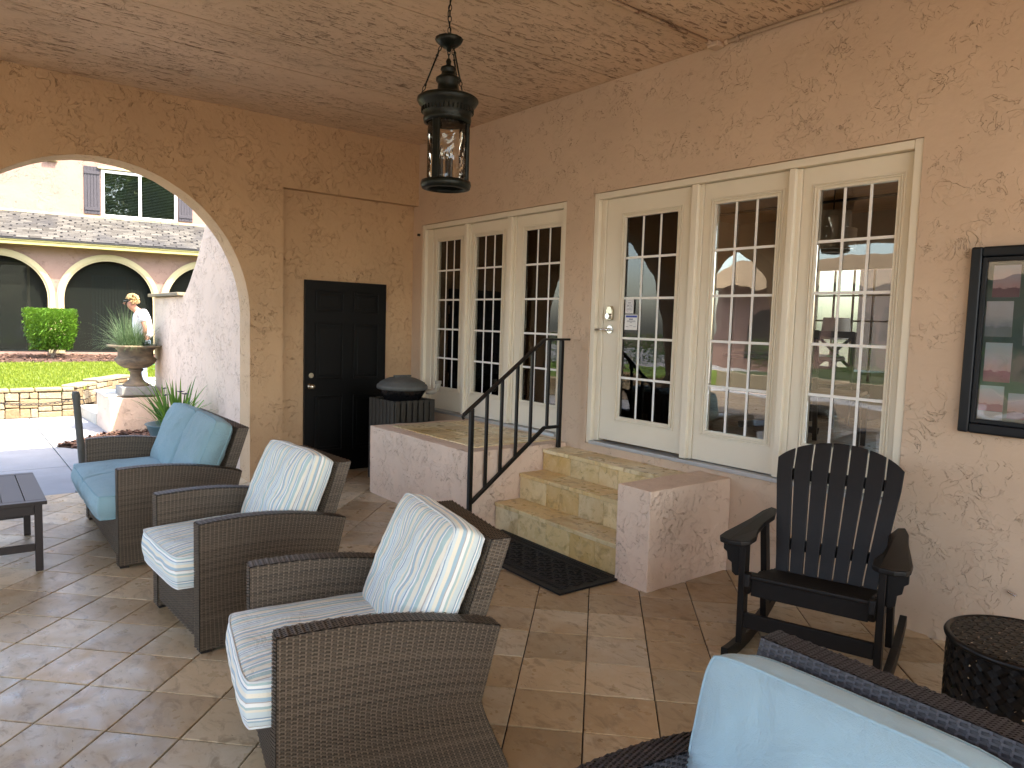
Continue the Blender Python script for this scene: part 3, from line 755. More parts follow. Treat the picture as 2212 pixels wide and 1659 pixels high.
# conduit at the ceiling
cn = thing('conduit', 'painted electrical conduit running along the ceiling corner with a junction box', 'conduit', (3.953, -.04, H-.016))
MB().tube([(0, -.09, 0), (0, -7.2, 0)], .013, 8).build('pipe', MT['ceil'], cn, smooth=True)
MB().tube([(.09, 0, 0), (5.6, 0, 0)], .013, 8).build('pipe', MT['wall'], cn, smooth=True)
MB().box(-.035, .05, -.055, .03, -.022, .014).build('junction_box', MT['wall'], cn, bevel=.008)
for p in ((0, -.10, 0, 0, -.075, 0), (.075, 0, 0, .10, 0, 0), (.17, 0, 0, .185, 0, 0), (.75, 0, 0, .765, 0, 0)):
    MB().tube([p[:3], p[3:]], .018, 10).build('coupling', MT['wall'], cn)
# poster case
pc = thing('poster_case', 'black framed glass notice case with photo prints on the wall', 'notice board', (5.622, -.001, 1.150))
PW, PH = .95, .955
b = MB().box(.0, .052, -.045, 0, 0, PH).box(PW-.052, PW, -.045, 0, 0, PH).box(.052, PW-.052, -.045, 0, 0, .052).box(.052, PW-.052, -.045, 0, PH-.052, PH)
b.build('frame', MT['pframe'], pc, bevel=.010, seg=3)
b = MB().box(.053, .075, -.030, -.002, .053, PH-.053).box(PW-.075, PW-.053, -.030, -.002, .053, PH-.053).box(.075, PW-.075, -.030, -.002, .053, .075).box(.075, PW-.075, -.030, -.002, PH-.075, PH-.053)
b.build('inner_frame', MT['pframe'], pc, bevel=.002)
MB().box(.0751, PW-.0751, -.006, -.002, .0751, PH-.0751).build('backing', MT['felt'], pc)
MB().box(.0755, PW-.0755, -.019, -.017, .0755, PH-.0755).build('glass_pane', MT['poster_glass'], pc)
def card(x0, x1, z0, z1, m):
    b = MB(); b.add([(x0, -.0085, z0), (x1, -.0085, z0), (x1, -.0085, z1), (x0, -.0085, z1)], [(0, 1, 2, 3)]); b.uv[0] = [(0, 0), (1, 0), (1, 1), (0, 1)]
    b.add([(x0, -.0065, z0), (x1, -.0065, z0), (x1, -.0065, z1), (x0, -.0065, z1)], [(3, 2, 1, 0)]); b.add([(x0, -.0085, z0), (x0, -.0065, z0), (x0, -.0065, z1), (x0, -.0085, z1)], [(0, 1, 2, 3)])
    b.build('photo_print', MT[m], pc, fix=False)
r_ = [('card1', .10, .22, .70, .86), ('card2', .25, .37, .66, .85), ('card3', .08, .20, .50, .68), ('card2', .09, .21, .27, .47), ('card2', .08, .19, .12, .25), ('card1', .21, .33, .09, .22), ('card3', .25, .36, .46, .62), ('card1', .40, .53, .68, .84), ('card3', .40, .52, .40, .6), ('card1', .56, .7, .5, .7), ('card2', .4, .52, .1, .3), ('card3', .08, .19, .078, .118), ('card1', .6, .74, .15, .35)]
for m, a, c, z0, z1 in r_: card(a, c, z0, z1, m)
text('lettering', 'V', .07, MT['ink'], pc, (.30, -.0095, .80), (rad(90), 0, 0))
# ---- lantern
ln = thing('lantern', 'dark bronze hanging lantern with cylindrical glass on a chain', 'lantern', (3.70, -2.02, 2.37))
MB().lathe([(.118, .045), (.135, .04), (.139, .02), (.132, .0), (.105, -.005), (.100, .012), (.112, .03)], 48).build('base_ring', MT['lantern'], ln, smooth=True)
MB().lathe([(.113, .35), (.128, .352), (.132, .372), (.128, .39), (.135, .40), (.140, .43), (.158, .45), (.168, .468), (.166, .48), (.155, .488), (.105, .50), (.075, .508), (.058, .53), (.054, .56), (.066, .575), (.067, .59), (.055, .598), (.040, .61), (.036, .625), (.044, .634), (.040, .648), (.02, .655), (.012, .665), (.016, .68), (.008, .695), (0, .697)], 48).build('cap', MT['lantern'], ln, smooth=True)
MB().lathe([(.106, .04), (.106, .352)], 48).build('glass_cylinder', MT['lglass'], ln, smooth=True)
for k in range(3):
    a = rad(-62+120*k)
    d = Vector((math.cos(a), math.sin(a), 0)); t_ = Vector((-d.y, d.x, 0))
    MB().bar(d*.112+Vector((0, 0, .04)), d*.112+Vector((0, 0, .355)), .036, .012, up=d).build('strut', MT['lantern'], ln, bevel=.003)
    for s_ in (-1, 1): MB().tube([d*.119+t_*.017*s_+Vector((0, 0, .04)), d*.119+t_*.017*s_+Vector((0, 0, .352))], .005, 6).build('strut_bead', MT['lantern'], ln)
b = MB()
for k in range(36):
    a = 2*math.pi*k/36
    b.box(.1385*math.cos(a)-.004, .1385*math.cos(a)+.004, .1385*math.sin(a)-.004, .1385*math.sin(a)+.004, .405, .428)
b.build('egg_band', MT['lantern'], ln, kind='stuff')
for k in range(3):
    a = rad(k*120+20); p = Vector((.03*math.cos(a), .03*math.sin(a), 0))
    MB().tube([p+Vector((0, 0, .05)), p+Vector((0, 0, .16))], .011, 10).build('candle', MT['candle'], ln)
    MB().lathe([(0, .162), (.010, .165), (.014, .185), (.010, .21), (.002, .235)], 10, c=tuple(p)).build('bulb', MT['bulb'], ln, smooth=True)
MB().lathe([(.0, -.045), (.012, -.04), (.014, -.025), (.045, -.015), (.068, .006), (.076, .022), (.070, .028), (.03, .03), (0, .03)], 36, c=(0, 0, .76+.015), mod=lambda i, t: 1+.03*math.cos(t*14)).build('canopy', MT['lantern'], ln, smooth=True)
def links(b, p0, p1, L=.028, r=.0024, w=.0075):
    p0 = Vector(p0); p1 = Vector(p1); d = (p1-p0); N = max(1, round(d.length/(L*.82))); d.normalize()
    u = d.orthogonal().normalized(); v = d.cross(u)
    for i in range(N):
        c = p0+(p1-p0)*((i+.5)/N); s_ = u if i % 2 else v
        b.tube([c+d*math.sin(t)*L*.5+s_*math.cos(t)*w for t in [2*math.pi*k/10 for k in range(10)]], r, 5, closed=True)
for k in range(3):
    a = rad(-2+120*k); e0 = Vector((.145*math.cos(a), .145*math.sin(a), .492)); e1 = Vector((.045*math.cos(a), .045*math.sin(a), .755))
    if k == 0: pass
    b = MB(); q0 = e0.lerp(e1, .2); q1 = e0.lerp(e1, .84); b.tube([q0, q1], .0048, 8); b.tube([q0, q0.lerp(q1, .05)], .0075, 8); b.tube([q1.lerp(q0, .05), q1], .0075, 8)
    links(b, e0, q0); links(b, q1, e1); b.build('hanging_rod', MT['lantern'], ln, smooth=True)
b = MB(); links(b, (0, 0, .70), (0, 0, .735)); links(b, (0, 0, .80), (.006, 0, H-2.37), L=.036, w=.009); b.build('chain', MT['lantern'], ln, smooth=True)
MB().tube([(.006*math.sin(t*1.3), .008*math.cos(t*.9), .80+t*(H-2.37-.80)/12) for t in range(13)], .003, 6).build('cord', MT['black'], ln)
# ================================================================== FURNITURE
def weave(b, bk, P, L, Hh, pitch=.020, row=.0062, amp=.0031, seed=0, cols=True):
    r = np.random.default_rng(seed)
    nu = max(2, round(L/pitch)); nv = max(2, round(Hh/row))
    # coarse evaluation grid of P, then interpolation
    GU, GV = 24, 8
    G = np.array([[tuple(P(i/GU, j/GV)) for j in range(GV+1)] for i in range(GU+1)])
    def ev(u, v):
        x = np.clip(u*GU, 0, GU-1e-6); y = np.clip(v*GV, 0, GV-1e-6); i = x.astype(int); j = y.astype(int); fx = (x-i)[..., None]; fy = (y-j)[..., None]
        return (G[i, j]*(1-fx)+G[i+1, j]*fx)*(1-fy)+(G[i, j+1]*(1-fx)+G[i+1, j+1]*fx)*fy
    def nrm(u, v):
        e = 1e-2
        a = ev(np.minimum(u+e, 1), v)-ev(np.maximum(u-e, 0), v); c = ev(u, np.minimum(v+e, 1))-ev(u, np.maximum(v-e, 0))
        n_ = np.cross(a, c); return n_/np.linalg.norm(n_, axis=-1, keepdims=True)
    uc = np.arange(2*nu+1)/(2*nu)
    for i in range(nv):
        ph = (-1.)**(i)
        off = np.zeros(2*nu+1); k = np.arange(nu); off[1::2] = ((-1.)**k)*ph*amp
        off[0::2] = 0
        h = .5/nv*.94
        lo = np.full_like(uc, (i+.5)/nv-h); hi = np.full_like(uc, (i+.5)/nv+h)
        N_ = nrm(uc, (lo+hi)/2)*(off+amp*.7)[:, None]
        A = ev(uc, lo)+N_; B_ = ev(uc, hi)+N_
        vs = np.concatenate([A, B_]).tolist(); m_ = 2*nu+1
        b.add(vs, [(q, q+1, m_+q+1, m_+q) for q in range(2*nu)], float(r.uniform(.22, .68)))
    if cols:
        for k in range(nu):
            u = min(1, (k+.5)/nu); du = .0030/L
            vv = np.linspace(0, 1, 7); ul = np.full_like(vv, max(0, u-du)); ur = np.full_like(vv, min(1, u+du)); N_ = nrm(np.full_like(vv, u), vv)*amp*.75
            A = ev(ul, vv)+N_; B_ = ev(ur, vv)+N_; vs = np.concatenate([A, B_]).tolist()
            b.add(vs, [(q, 7+q, 7+q+1, q+1) for q in range(6)], 1.0)
    uu, vv = np.meshgrid(np.linspace(0, 1, 13), np.linspace(0, 1, 5), indexing='ij')
    Q = ev(uu.ravel(), vv.ravel())-nrm(uu.ravel(), vv.ravel())*.003
    bk.add(Q.tolist(), [(i*5+j, (i+1)*5+j, (i+1)*5+j+1, i*5+j+1) for i in range(12) for j in range(4)])
def finish_weave(name, b, bk, parent, mat):
    me = b.mesh(name, mat); me.materials.append(MT['wickback'])
    n0 = len(b.f)
    bb = MB(); bb.v = b.v+bk.v; o = len(b.v); bb.f = b.f+[tuple(i+o for i in f) for f in bk.f]; bb.tone = b.tone+bk.tone
    me = bb.mesh(name, mat); me.materials.append(MT['wickback'])
    mi = np.zeros(len(bb.f), dtype=np.int32); mi[n0:] = 1; me.polygons.foreach_set('material_index', mi)
    ob = bpy.data.objects.new(name, me); COL.objects.link(ob); ob.parent = parent; return ob
def cushion(name, w, d, h, mat, pmat, parent, puff=.03, stripe='x', seed=0, wr=.006, corner=.05, bulge=.012, n=30, split=None, sag=0):
    """lies in the x/y plane, centred, thickness h"""
    b = MB(); nx = n; ny = max(10, int(n*d/w)) if d < w*2 else n
    def plan(a, c):
        x = a*w/2; y = c*d/2
        # rounded plan corners
        k = (abs(a)**6)*(abs(c)**6)
        return x-math.copysign(corner*.30*k, a), y-math.copysign(corner*.30*k, c)
    def prof(a, c, sgn):
        f = (1-abs(a)**4)*(1-abs(c)**4)
        x, y = plan(a, c)
        q = Vector((x*6+seed*3.1, y*6, sgn*4.0))
        wv = wr*f*(noise.noise(q)*1.2+.8*abs(noise.noise(q*2.3+Vector((3, 1, 0)))))*2
        e = 1-max(abs(a), abs(c)); pk = -wr*.6*max(0, 1-e/.12)*abs(noise.noise(Vector((x*22, y*22, seed))))
        if split:
            g = math.exp(-((x-split)/.018)**2); f2 = -(.5*puff+.02)*g
        else: f2 = 0
        return x, y, sgn*(h/2+puff*f**.6+wv+pk+f2-(sag*f if sgn > 0 else 0))
    top = [[b_ for b_ in range(0)] for _ in range(0)]
    def gi(sg):
        idx = []
        for i in range(nx+1):
            for j in range(ny+1):
                a = math.sin((i/nx-.5)*math.pi)*.35+(i/nx*2-1)*.65; c = math.sin((j/ny-.5)*math.pi)*.35+(j/ny*2-1)*.65
                idx.append(prof(a, c, sg))
        return idx
    T = gi(1); Bm = gi(-1); J = ny+1
    fs = [(i*J+j, (i+1)*J+j, (i+1)*J+j+1, i*J+j+1) for i in range(nx) for j in range(ny)]
    o = len(b.f)
    def sc(p): return p[0] if stripe == 'x' else p[1]
    b.add(T, fs)
    for k, f in enumerate(fs): b.uv[o+k] = [(sc(T[q]), 0) for q in f]
    o = len(b.f); b.add(Bm, [f[::-1] for f in fs])
    for k, f in enumerate(fs): b.uv[o+k] = [(sc(Bm[q]), 0) for q in f[::-1]]
    per = [i*J for i in range(nx+1)]+[nx*J+j for j in range(1, J)]+[i*J+ny for i in range(nx-1, -1, -1)]+[j for j in range(ny-1, 0, -1)]
    R_ = 6; rings = []
    for r in range(R_+1):
        t = r/R_; ring = []
        for q in per:
            pt = Vector(T[q]); pb = Vector(Bm[q]); p = pb.lerp(pt, t); dr = Vector((p.x/(w/2), p.y/(d/2), 0)); 
            m_ = max(abs(dr.x), abs(dr.y)); nn = Vector((dr.x if abs(dr.x) > .9*m_ else 0, dr.y if abs(dr.y) > .9*m_ else 0, 0))
            nn = nn.normalized() if nn.length else dr
            p += nn*(bulge*math.sin(math.pi*t)*(1+.5*noise.noise(Vector((p.x*9, p.y*9, seed)))))
            ring.append(tuple(p))
        rings.append(ring)
    NP = len(per); vs = [p for r in rings for p in r]
    f2 = [(r*NP+k, r*NP+(k+1) % NP, (r+1)*NP+(k+1) % NP, (r+1)*NP+k) for r in range(R_) for k in range(NP)]
    o = len(b.f); b.add(vs, f2)
    for k, f in enumerate(f2): b.uv[o+k] = [(vs[q][2]*1.0+.37, 0) for q in f]
    ob = b.build(name, mat, parent, smooth=True, fix=True)
    pp = MB()
    for r in (0, R_): pp.tube(rings[r], .0042, 5, closed=True)
    if pmat: pp.build('piping', pmat, ob, smooth=True)
    return ob
def sofa(w, label, cat, group, wm, kind):
    t = thing({'chair': 'wicker_armchair', 'love': 'wicker_loveseat'}[cat], label, {'chair': 'armchair', 'love': 'sofa'}[cat], (0, 0, 0), 0, group)
    D = .771; ta = .075
    def topz(y):
        s = y/D; return .64+(.562-.64)*s+.036*math.sin(math.pi*min(1, s*1.02))**.9*(1-.1*s)
    def reary(z): return .70+(z-.28)/(.562-.28)*.071 if z > .28 else .70+(.28-z)/.28*.13
    def side(x, flip):
        def P(u, v):
            y0 = u*D; z = .018+v*(topz(y0)-.018)
            y = u*reary(z); return (x, (y if not flip else y), z)
        return P
    for sgn in (1, -1):
        b, bk = MB(), MB()
        xo = sgn*w/2; xi = sgn*(w/2-ta)
        Po = side(xo, 0); Pi = side(xi, 0)
        if sgn > 0:
            weave(b, bk, Po, D, .6, seed=1); weave(b, bk, lambda u, v: Pi(1-u, v), D, .6, seed=2)
            weave(b, bk, lambda u, v: (xi+(xo-xi)*u, 0-.001, .018+v*(.64-.018)), ta, .6, seed=3)
            weave(b, bk, lambda u, v: (lambda p: (xi+(xo-xi)*v, p[1], p[2]+.001))(Po(1-u, 1)), D, ta, pitch=.023, row=.0066, seed=4)
            weave(b, bk, lambda u, v: (lambda p: (xo+(xi-xo)*u, p[1], p[2]))(Po(1, v)), ta, .6, seed=5)
        else:
            weave(b, bk, lambda u, v: Po(1-u, v), D, .6, seed=6); weave(b, bk, Pi, D, .6, seed=7)
            weave(b, bk, lambda u, v: (xo+(xi-xo)*u, 0-.001, .018+v*(.64-.018)), ta, .6, seed=8)
            weave(b, bk, lambda u, v: (lambda p: (xi+(xo-xi)*v, p[1], p[2]+.001))(Po(u, 1)), D, ta, seed=9)
            weave(b, bk, lambda u, v: (lambda p: (xi+(xo-xi)*u, p[1], p[2]))(Po(1, v)), ta, .6, seed=10)
        finish_weave('arm', b, bk, t, wm)
        MB().box(min(xo, xi)+.006, max(xo, xi)-.006, .008, .06, 0, .02).build('leg', MT['wickback'], t); MB().box(min(xo, xi)+.006, max(xo, xi)-.006, .74, .80, 0, .02).build('leg', MT['wickback'], t)
    wi = w-2*ta-.004
    b, bk = MB(), MB()
    weave(b, bk, lambda u, v: (-wi/2+wi*u, .010, .055+v*.27), wi, .27, seed=11)
    finish_weave('front_panel', b, bk, t, wm)
    # back
    yf0, yr0, z0 = .575, .655, .26; yf1, yr1, z1 = .772, .848, .849
    wb = w-.185
    b, bk = MB(), MB()
    weave(b, bk, lambda u, v: (-wb/2+wb*u, yf0+(yf1-yf0)*v, z0+(z1-z0)*v), wb, .62, seed=12)
    weave(b, bk, lambda u, v: (wb/2-wb*u, yr0+(yr1-yr0)*v, z0+(z1-z0)*v), wb, .62, seed=13)
    weave(b, bk, lambda u, v: (-wb/2+wb*u, yf1+(yr1-yf1)*v, z1), wb, .08, seed=14)
    for sgn in (1, -1):
        def Ps(u, v):
            f = yf0+(yf1-yf0)*v; r = yr0+(yr1-yr0)*v; uu = u if sgn > 0 else 1-u
            return (sgn*wb/2, f+(r-f)*uu, z0+(z1-z0)*v)
        weave(b, bk, Ps, .08, .62, seed=15)
    finish_weave('back', b, bk, t, wm)
    MB().box(-wi/2, wi/2, .018, .60, .20, .30).build('seat_deck', MT['wickback'], t)
    b, bk = MB(), MB()
    weave(b, bk, lambda u, v: (wi/2-wi*u, .66+.06*(1-v), .06+v*.3), wi, .3, seed=16); finish_weave('rear_panel', b, bk, t, wm)
    wc = wi-.012
    if kind == 'stripe':
        c = cushion('seat_cushion', wc, .71, .155, MT['stripe'], MT['pipew'], t, puff=.022, seed=1, wr=.004, bulge=.016)
        c.location = (0, .27, .397); c.rotation_euler = (rad(1), 0, 0)
        c = cushion('back_cushion', wc*.96, .50, .13, MT['stripe'], MT['pipew'], t, puff=.04, seed=2, wr=.011, bulge=.015)
        c.location = (-.01, .60, .655); c.rotation_euler = (rad(67), rad(0), 0)
    else:
        m = MT['blue'] if kind == 'blue' else MT['pblue']; pm = MT['pipeb'] if kind == 'blue' else m
        c = cushion('seat_cushion', wc, .73, .15, m, pm, t, puff=.03, seed=4, wr=.006, split=0.0001, n=56, bulge=.02)
        c.location = (0, .26, .390); c.rotation_euler = (rad(1), 0, 0)
        if kind == 'blue':
            for sgn in (-1, 1):
                c = cushion('back_cushion', wc*.5-.004, .50, .12, m, pm, t, puff=.045, seed=5+sgn, wr=.010, bulge=.018)
                c.location = (sgn*wc*.25, .60, .66); c.rotation_euler = (rad(68), 0, rad(-2*sgn))
        else:
            for sgn in (-1, 1):
                c = cushion('back_cushion', wc*.5-.004, .46, .15, m, pm, t, puff=.025, seed=8+sgn, wr=.011, bulge=.008)
                c.location = (sgn*wc*.25-.01, .60, .62); c.rotation_euler = (rad(76), 0, 0)
    return t
ch1 = sofa(.786, 'brown wicker armchair with striped cushions nearest the camera, front left', 'chair', 'wicker armchairs with striped cushions', MT['wick'], 'stripe')
ch1.location = (4.616, -3.356, 0); ch1.rotation_euler = (0, 0, -.21)
ch2 = copy_tree(ch1); ch2.location = (3.191, -3.307, 0); ch2.rotation_euler = (0, 0, .045)
ch2['label'] = 'brown wicker armchair with striped cushions between the blue loveseat and the nearest armchair'
lv = sofa(1.425, 'brown wicker loveseat with teal-blue cushions beside the arch', 'love', None, MT['wick'], 'blue')
lv.location = (1.346, -3.364, 0); lv.rotation_euler = (0, 0, -.013)
cs = sofa(1.425, 'dark wicker sofa with pale blue cushions cropped at the lower right corner', 'love', None, MT['wickdark'], 'pale')
cs.location = (6.745, -3.36, 0); cs.rotation_euler = (0, 0, -.01)
# ---- rocking chair
rc = thing('rocking_chair', 'dark brown slatted adirondack rocking chair by the wall under the right doors', 'rocking chair', (5.416, -1.061, 0), .318)
m = MT['rock']; yb, zb, k_ = .417, .346, .358
zt = 1.05
for i in range(7):
    s_ = i-3
    xb = s_*.0695; xt = s_*.0905
    wb2 = .031; wt = .0405
    # outline of the fan top
    R0 = .335
    zc = zt-.27
    def toparc(x): return zt-.19+.19*math.sqrt(max(0, 1-(x/.352)**2))
    pts = [(xb-wb2, zb-.03), (xb+wb2, zb-.03)]
    tz0 = toparc(xt+wt); tz1 = toparc(xt-wt); tc = toparc(xt)
    def lx(x0, x1, z): return x0+(x1-x0)*min(1, (z-zb)/(zt-.16-zb))
    pts += [(lx(xb+wb2, xt+wt, z), z) for z in np.linspace(zb+.1, tz0, 6)]
    for f_ in (.6, .2, -.2, -.6): pts += [(xt+wt*f_, toparc(xt+wt*f_))]
    pts += [(lx(xb-wb2, xt-wt, z), z) for z in np.linspace(tz1, zb+.1, 6)]
    b = MB(); n_ = len(pts); cv = .10
    def yo(x, z): return yb+k_*(z-zb)-cv*x*x*2
    vs = [(x, yo(x, z), z) for x, z in pts]+[(x, yo(x, z)+.022, z-.004) for x, z in pts]
    b.add(vs, [tuple(range(n_)), tuple(range(2*n_-1, n_-1, -1))]+[(q, (q+1) % n_, n_+(q+1) % n_, n_+q) for q in range(n_)])
    b.build('back_slat', m, rc, bevel=.003)
for z, hw in ((.50, .235), (.86, .262)):
    MB().bar((-hw, yb+k_*(z-zb)+.035, z), (hw, yb+k_*(z-zb)+.035, z), .025, .06).build('back_rail', m, rc, bevel=.004)
for i in range(6):
    y = .012+i*.078; z = .452-.010-(y)*.22
    if i == 0:
        MB().box(-.286, .286, -.012, .055, .428, .452).build('seat_slat', m, rc, bevel=.008, seg=3); continue
    MB().bar((-.262, y+.03, z), (.262, y+.03, z), .068, .02).build('seat_slat', m, rc, bevel=.003)
MB().box(-.262, .262, .004, .028, .345, .427).build('apron', m, rc, bevel=.003)
MB().box(-.292, .292, .012, .036, .175, .250).build('stretcher', m, rc, bevel=.003)
for sgn in (-1, 1):
    x = sgn*.277
    # seat side rail
    pr = [(-.03, .46), (-.035, .40), (-.01, .355), (.1, .35), (.45, .25), (.62, .20), (.62, .25), (.45, .33), (.1, .43), (.0, .465)]
    MB().prism(pr, x-.015-(sgn > 0)*0, x+.015, 'x').build('side_rail', m, rc, bevel=.008, seg=3)
    # front leg
    xl = sgn*.309
    MB().prism([(-.005, .605), (.075, .605), (.085, .09), (.01, .09)], xl-.016, xl+.016, 'x').build('leg', m, rc, bevel=.004)
    # rear leg, curved
    pr = [(.36, .62), (.43, .62), (.50, .36), (.52, .2), (.56, .07), (.47, .07), (.44, .2), (.42, .36)]
    MB().prism(pr, xl-.016, xl+.016, 'x').build('rear_leg', m, rc, bevel=.004)
    # rocker runner
    up_ = []; dn = []
    for t in np.linspace(-.12, .86, 14):
        zz_ = .0+ (t-.33)**2*.22; dn.append((t, zz_)); up_.append((t, zz_+.075-abs(t-.37)*.03))
    MB().prism(dn+up_[::-1], sgn*.338-.018 if sgn > 0 else -.356, sgn*.338+.018 if sgn > 0 else -.320, 'x').build('rocker', m, rc, bevel=.004)
    # armrest: plan outline
    pl_ = [(.405, -.06), (.36, -.085), (.30, -.075), (.268, -.04), (.262, .06), (.285, .18), (.29, .3), (.275, .46), (.30, .60), (.335, .62), (.36, .52), (.375, .36), (.40, .2), (.42, .06), (.42, -.02)]
    b = MB(); n_ = len(pl_)
    def az(y): return .629+max(0, y-.1)*.06
    vs = [(sgn*px, py, az(py)) for px, py in pl_]+[(sgn*px, py, az(py)-.026) for px, py in pl_]
    b.add(vs, [tuple(range(n_)), tuple(range(2*n_-1, n_-1, -1))]+[(q, (q+1) % n_, n_+(q+1) % n_, n_+q) for q in range(n_)])
    b.build('armrest', m, rc, bevel=.007, seg=3)
    bx = [(0, .600), (.085, .600), (.085, .55), (.068, .538), (.062, .50), (.042, .488), (.038, .44), (.02, .425), (0, .43)]
    o = MB().prism([(sgn*(.326+a), c) for a, c in bx], .02, .045, 'y').build('arm_bracket', m, rc, bevel=.003)
MB().box(-.24, .24, .50, .525, .20, .27).build('rear_stretcher', m, rc, bevel=.003)
# ---- woven metal drum table
dr = thing('drum_table', 'black woven metal drum side table at the right edge under the notice case', 'side table', (6.28, -1.03, 0))
R_, Hd = .257, .50
for z in (.02, Hd-.012):
    MB().tube([(R_*math.cos(t), R_*math.sin(t), z) for t in [2*math.pi*k/64 for k in range(64)]], .013, 8, closed=True).build('rim', MT['black'], dr, smooth=True)
def strap(sgn, k):
    b = MB(); N = 42; turns = .30; th0 = 2*math.pi*k/30; w = .0140
    pts = []
    for i in range(N+1):
        t = i/N; th = th0+sgn*turns*2*math.pi*t; z = .03+(Hd-.05)*t
        ph = (i*2*.5)
        # over-under: crossing index
        crossing = t*turns*2*30*1.0
        off = .0028*sgn*math.cos(math.pi*(crossing+ (k if sgn > 0 else k)))
        r = R_+off
        d = Vector((-sgn*0+0, 0, 0))
        tang = Vector((-math.sin(th)*sgn*turns*2*math.pi*R_, math.cos(th)*sgn*turns*2*math.pi*R_, (Hd-.05))).normalized()
        nr = Vector((math.cos(th), math.sin(th), 0)); sd = nr.cross(tang)
        c = Vector((r*math.cos(th), r*math.sin(th), z)); pts.append((c+sd*w, c-sd*w))
    vs = [p for q in pts for p in q]; b.add(vs, [(2*i, 2*i+1, 2*i+3, 2*i+2) for i in range(N)])
    return b.mesh('strap', MT['black'])
for sgn in (1, -1):
    me = strap(sgn, 0)
    for k in range(30):
        o = inst('strap', me, dr, rot=(0, 0, 2*math.pi*k/30))
bt = []
for ax in (0, 1):
    for k in range(-9, 10):
        c = k*.0275; half = math.sqrt(max(0, (R_-.012)**2-c*c)); n_ = max(2, int(half*2/.0137)); b = MB(); vs = []
        for i in range(n_+1):
            s_ = -half+2*half*i/n_; z = Hd-.004+.0018*math.cos(math.pi*(s_/.0275)+ (math.pi if (k+ax) % 2 else 0))
            for e in (-.0095, .0095): vs.append((s_, c+e, z) if ax == 0 else (c+e, s_, z))
        b.add(vs, [(2*i, 2*i+1, 2*i+3, 2*i+2) for i in range(n_)]); b.build('top_strap', MT['black'], dr, fix=False)
# ---- coffee table
ct = thing('coffee_table', 'dark brown slatted coffee table cropped at the left edge', 'table', (1.355, -4.02, 0), rad(-.5))
L_, W_ = .50, .29; tz = .45
for k, (a, c) in enumerate([(-.29, -.18), (-.176, -.062), (-.058, .058), (.062, .176), (.18, .29)]):
    MB().box(-L_+.06, L_-.06, a, c, tz-.022, tz).build('top_slat', MT['ctable'], ct, bevel=.002)
for sx in (-1, 1):
    MB().box(min(sx*L_, sx*(L_-.057)), max(sx*L_, sx*(L_-.057)), -W_, W_, tz-.022, tz).build('end_board', MT['ctable'], ct, bevel=.002)
    for sy in (-1, 1): MB().box(sx*(L_-.045)-.021, sx*(L_-.045)+.021, sy*(W_-.045)-.021, sy*(W_-.045)+.021, 0, tz-.023).build('leg', MT['ctable'], ct, bevel=.003)
    MB().box(sx*(L_-.045)-.012, sx*(L_-.045)+.012, -W_+.067, W_-.067, .13, .175).build('stretcher', MT['ctable'], ct, bevel=.002)
    MB().box(sx*(L_-.045)-.012, sx*(L_-.045)+.012, -W_+.067, W_-.067, tz-.09, tz-.024).build('apron', MT['ctable'], ct, bevel=.002)
for sy in (-1, 1):
    MB().box(-L_+.067, L_-.067, sy*(W_-.045)-.012, sy*(W_-.045)+.012, tz-.09, tz-.024).build('apron', MT['ctable'], ct, bevel=.002)
MB().box(-L_+.058, L_-.058, -.02, .02, .135, .17).build('long_stretcher', MT['ctable'], ct, bevel=.002)
# ---- litter bin
tc = thing('litter_bin', 'brown slatted litter bin with grey domed lid and black bag beside the black door', 'bin', (.64, -.53, 0), rad(3))
hb = .24
MB().box(-hb+.03, hb-.03, -hb+.03, hb-.03, .03, .82).build('liner', MT['blackdoor'], tc)
for i in range(7):
    c = -hb+.035+i*(2*hb-.07)/6
    for (x, y, rz) in ((c, -hb, 0), (c, hb, 0), (-hb, c, 1), (hb, c, 1)):
        w, d_ = (.026, .008) if not rz else (.008, .026)
        MB().box(x-w, x+w, y-d_, y+d_, .02, .85).build('slat', MT['canbody'], tc, bevel=.004)
for z in (.06, .835):
    b = MB(); r0 = hb-.010
    b.tube([(r0, -r0+.02, z), (r0, r0-.02, z), (r0-.02, r0, z), (-r0+.02, r0, z), (-r0, r0-.02, z), (-r0, -r0+.02, z), (-r0+.02, -r0, z), (r0-.02, -r0, z)], .012, 6, closed=True).build('hoop', MT['canbody'], tc)
b = MB(); b.lathe([(.15, .78), (.17, .84), (.195, .875), (.225, .925), (.235, .965), (.20, .985)], 96, mod=lambda i, t: 1+(.05*math.sin(t*17+i)+.035*math.sin(t*41+2*i)+.03*math.sin(t*7))*(i > 0))
b.build('bin_bag', MT['bag'], tc, smooth=True)
b = MB(); b.lathe([(0, 1.085), (.05, 1.083), (.055, 1.075), (.14, 1.06), (.215, 1.03), (.245, 1.012), (.250, 1.000), (.268, .992), (.275, .975), (.273, .952), (.262, .945), (.255, .955)], 48, sy=.92)
b.build('lid', MT['canlid'], tc, smooth=True)
MB().bar((0, -.10, 1.078), (0, .10, 1.078), .035, .02).build('lid_handle', MT['canlid'], tc, bevel=.006)
MB().tube([(.20, .16, .93), (.25, .20, .93), (.29, .225, .95), (.30, .235, 1.0), (.30, .235, 1.03)], .027, 14).tube([(.30, .235, 1.015), (.30, .235, 1.045)], .033, 14).build('pipe_elbow', MT['pvc'], tc, smooth=True)
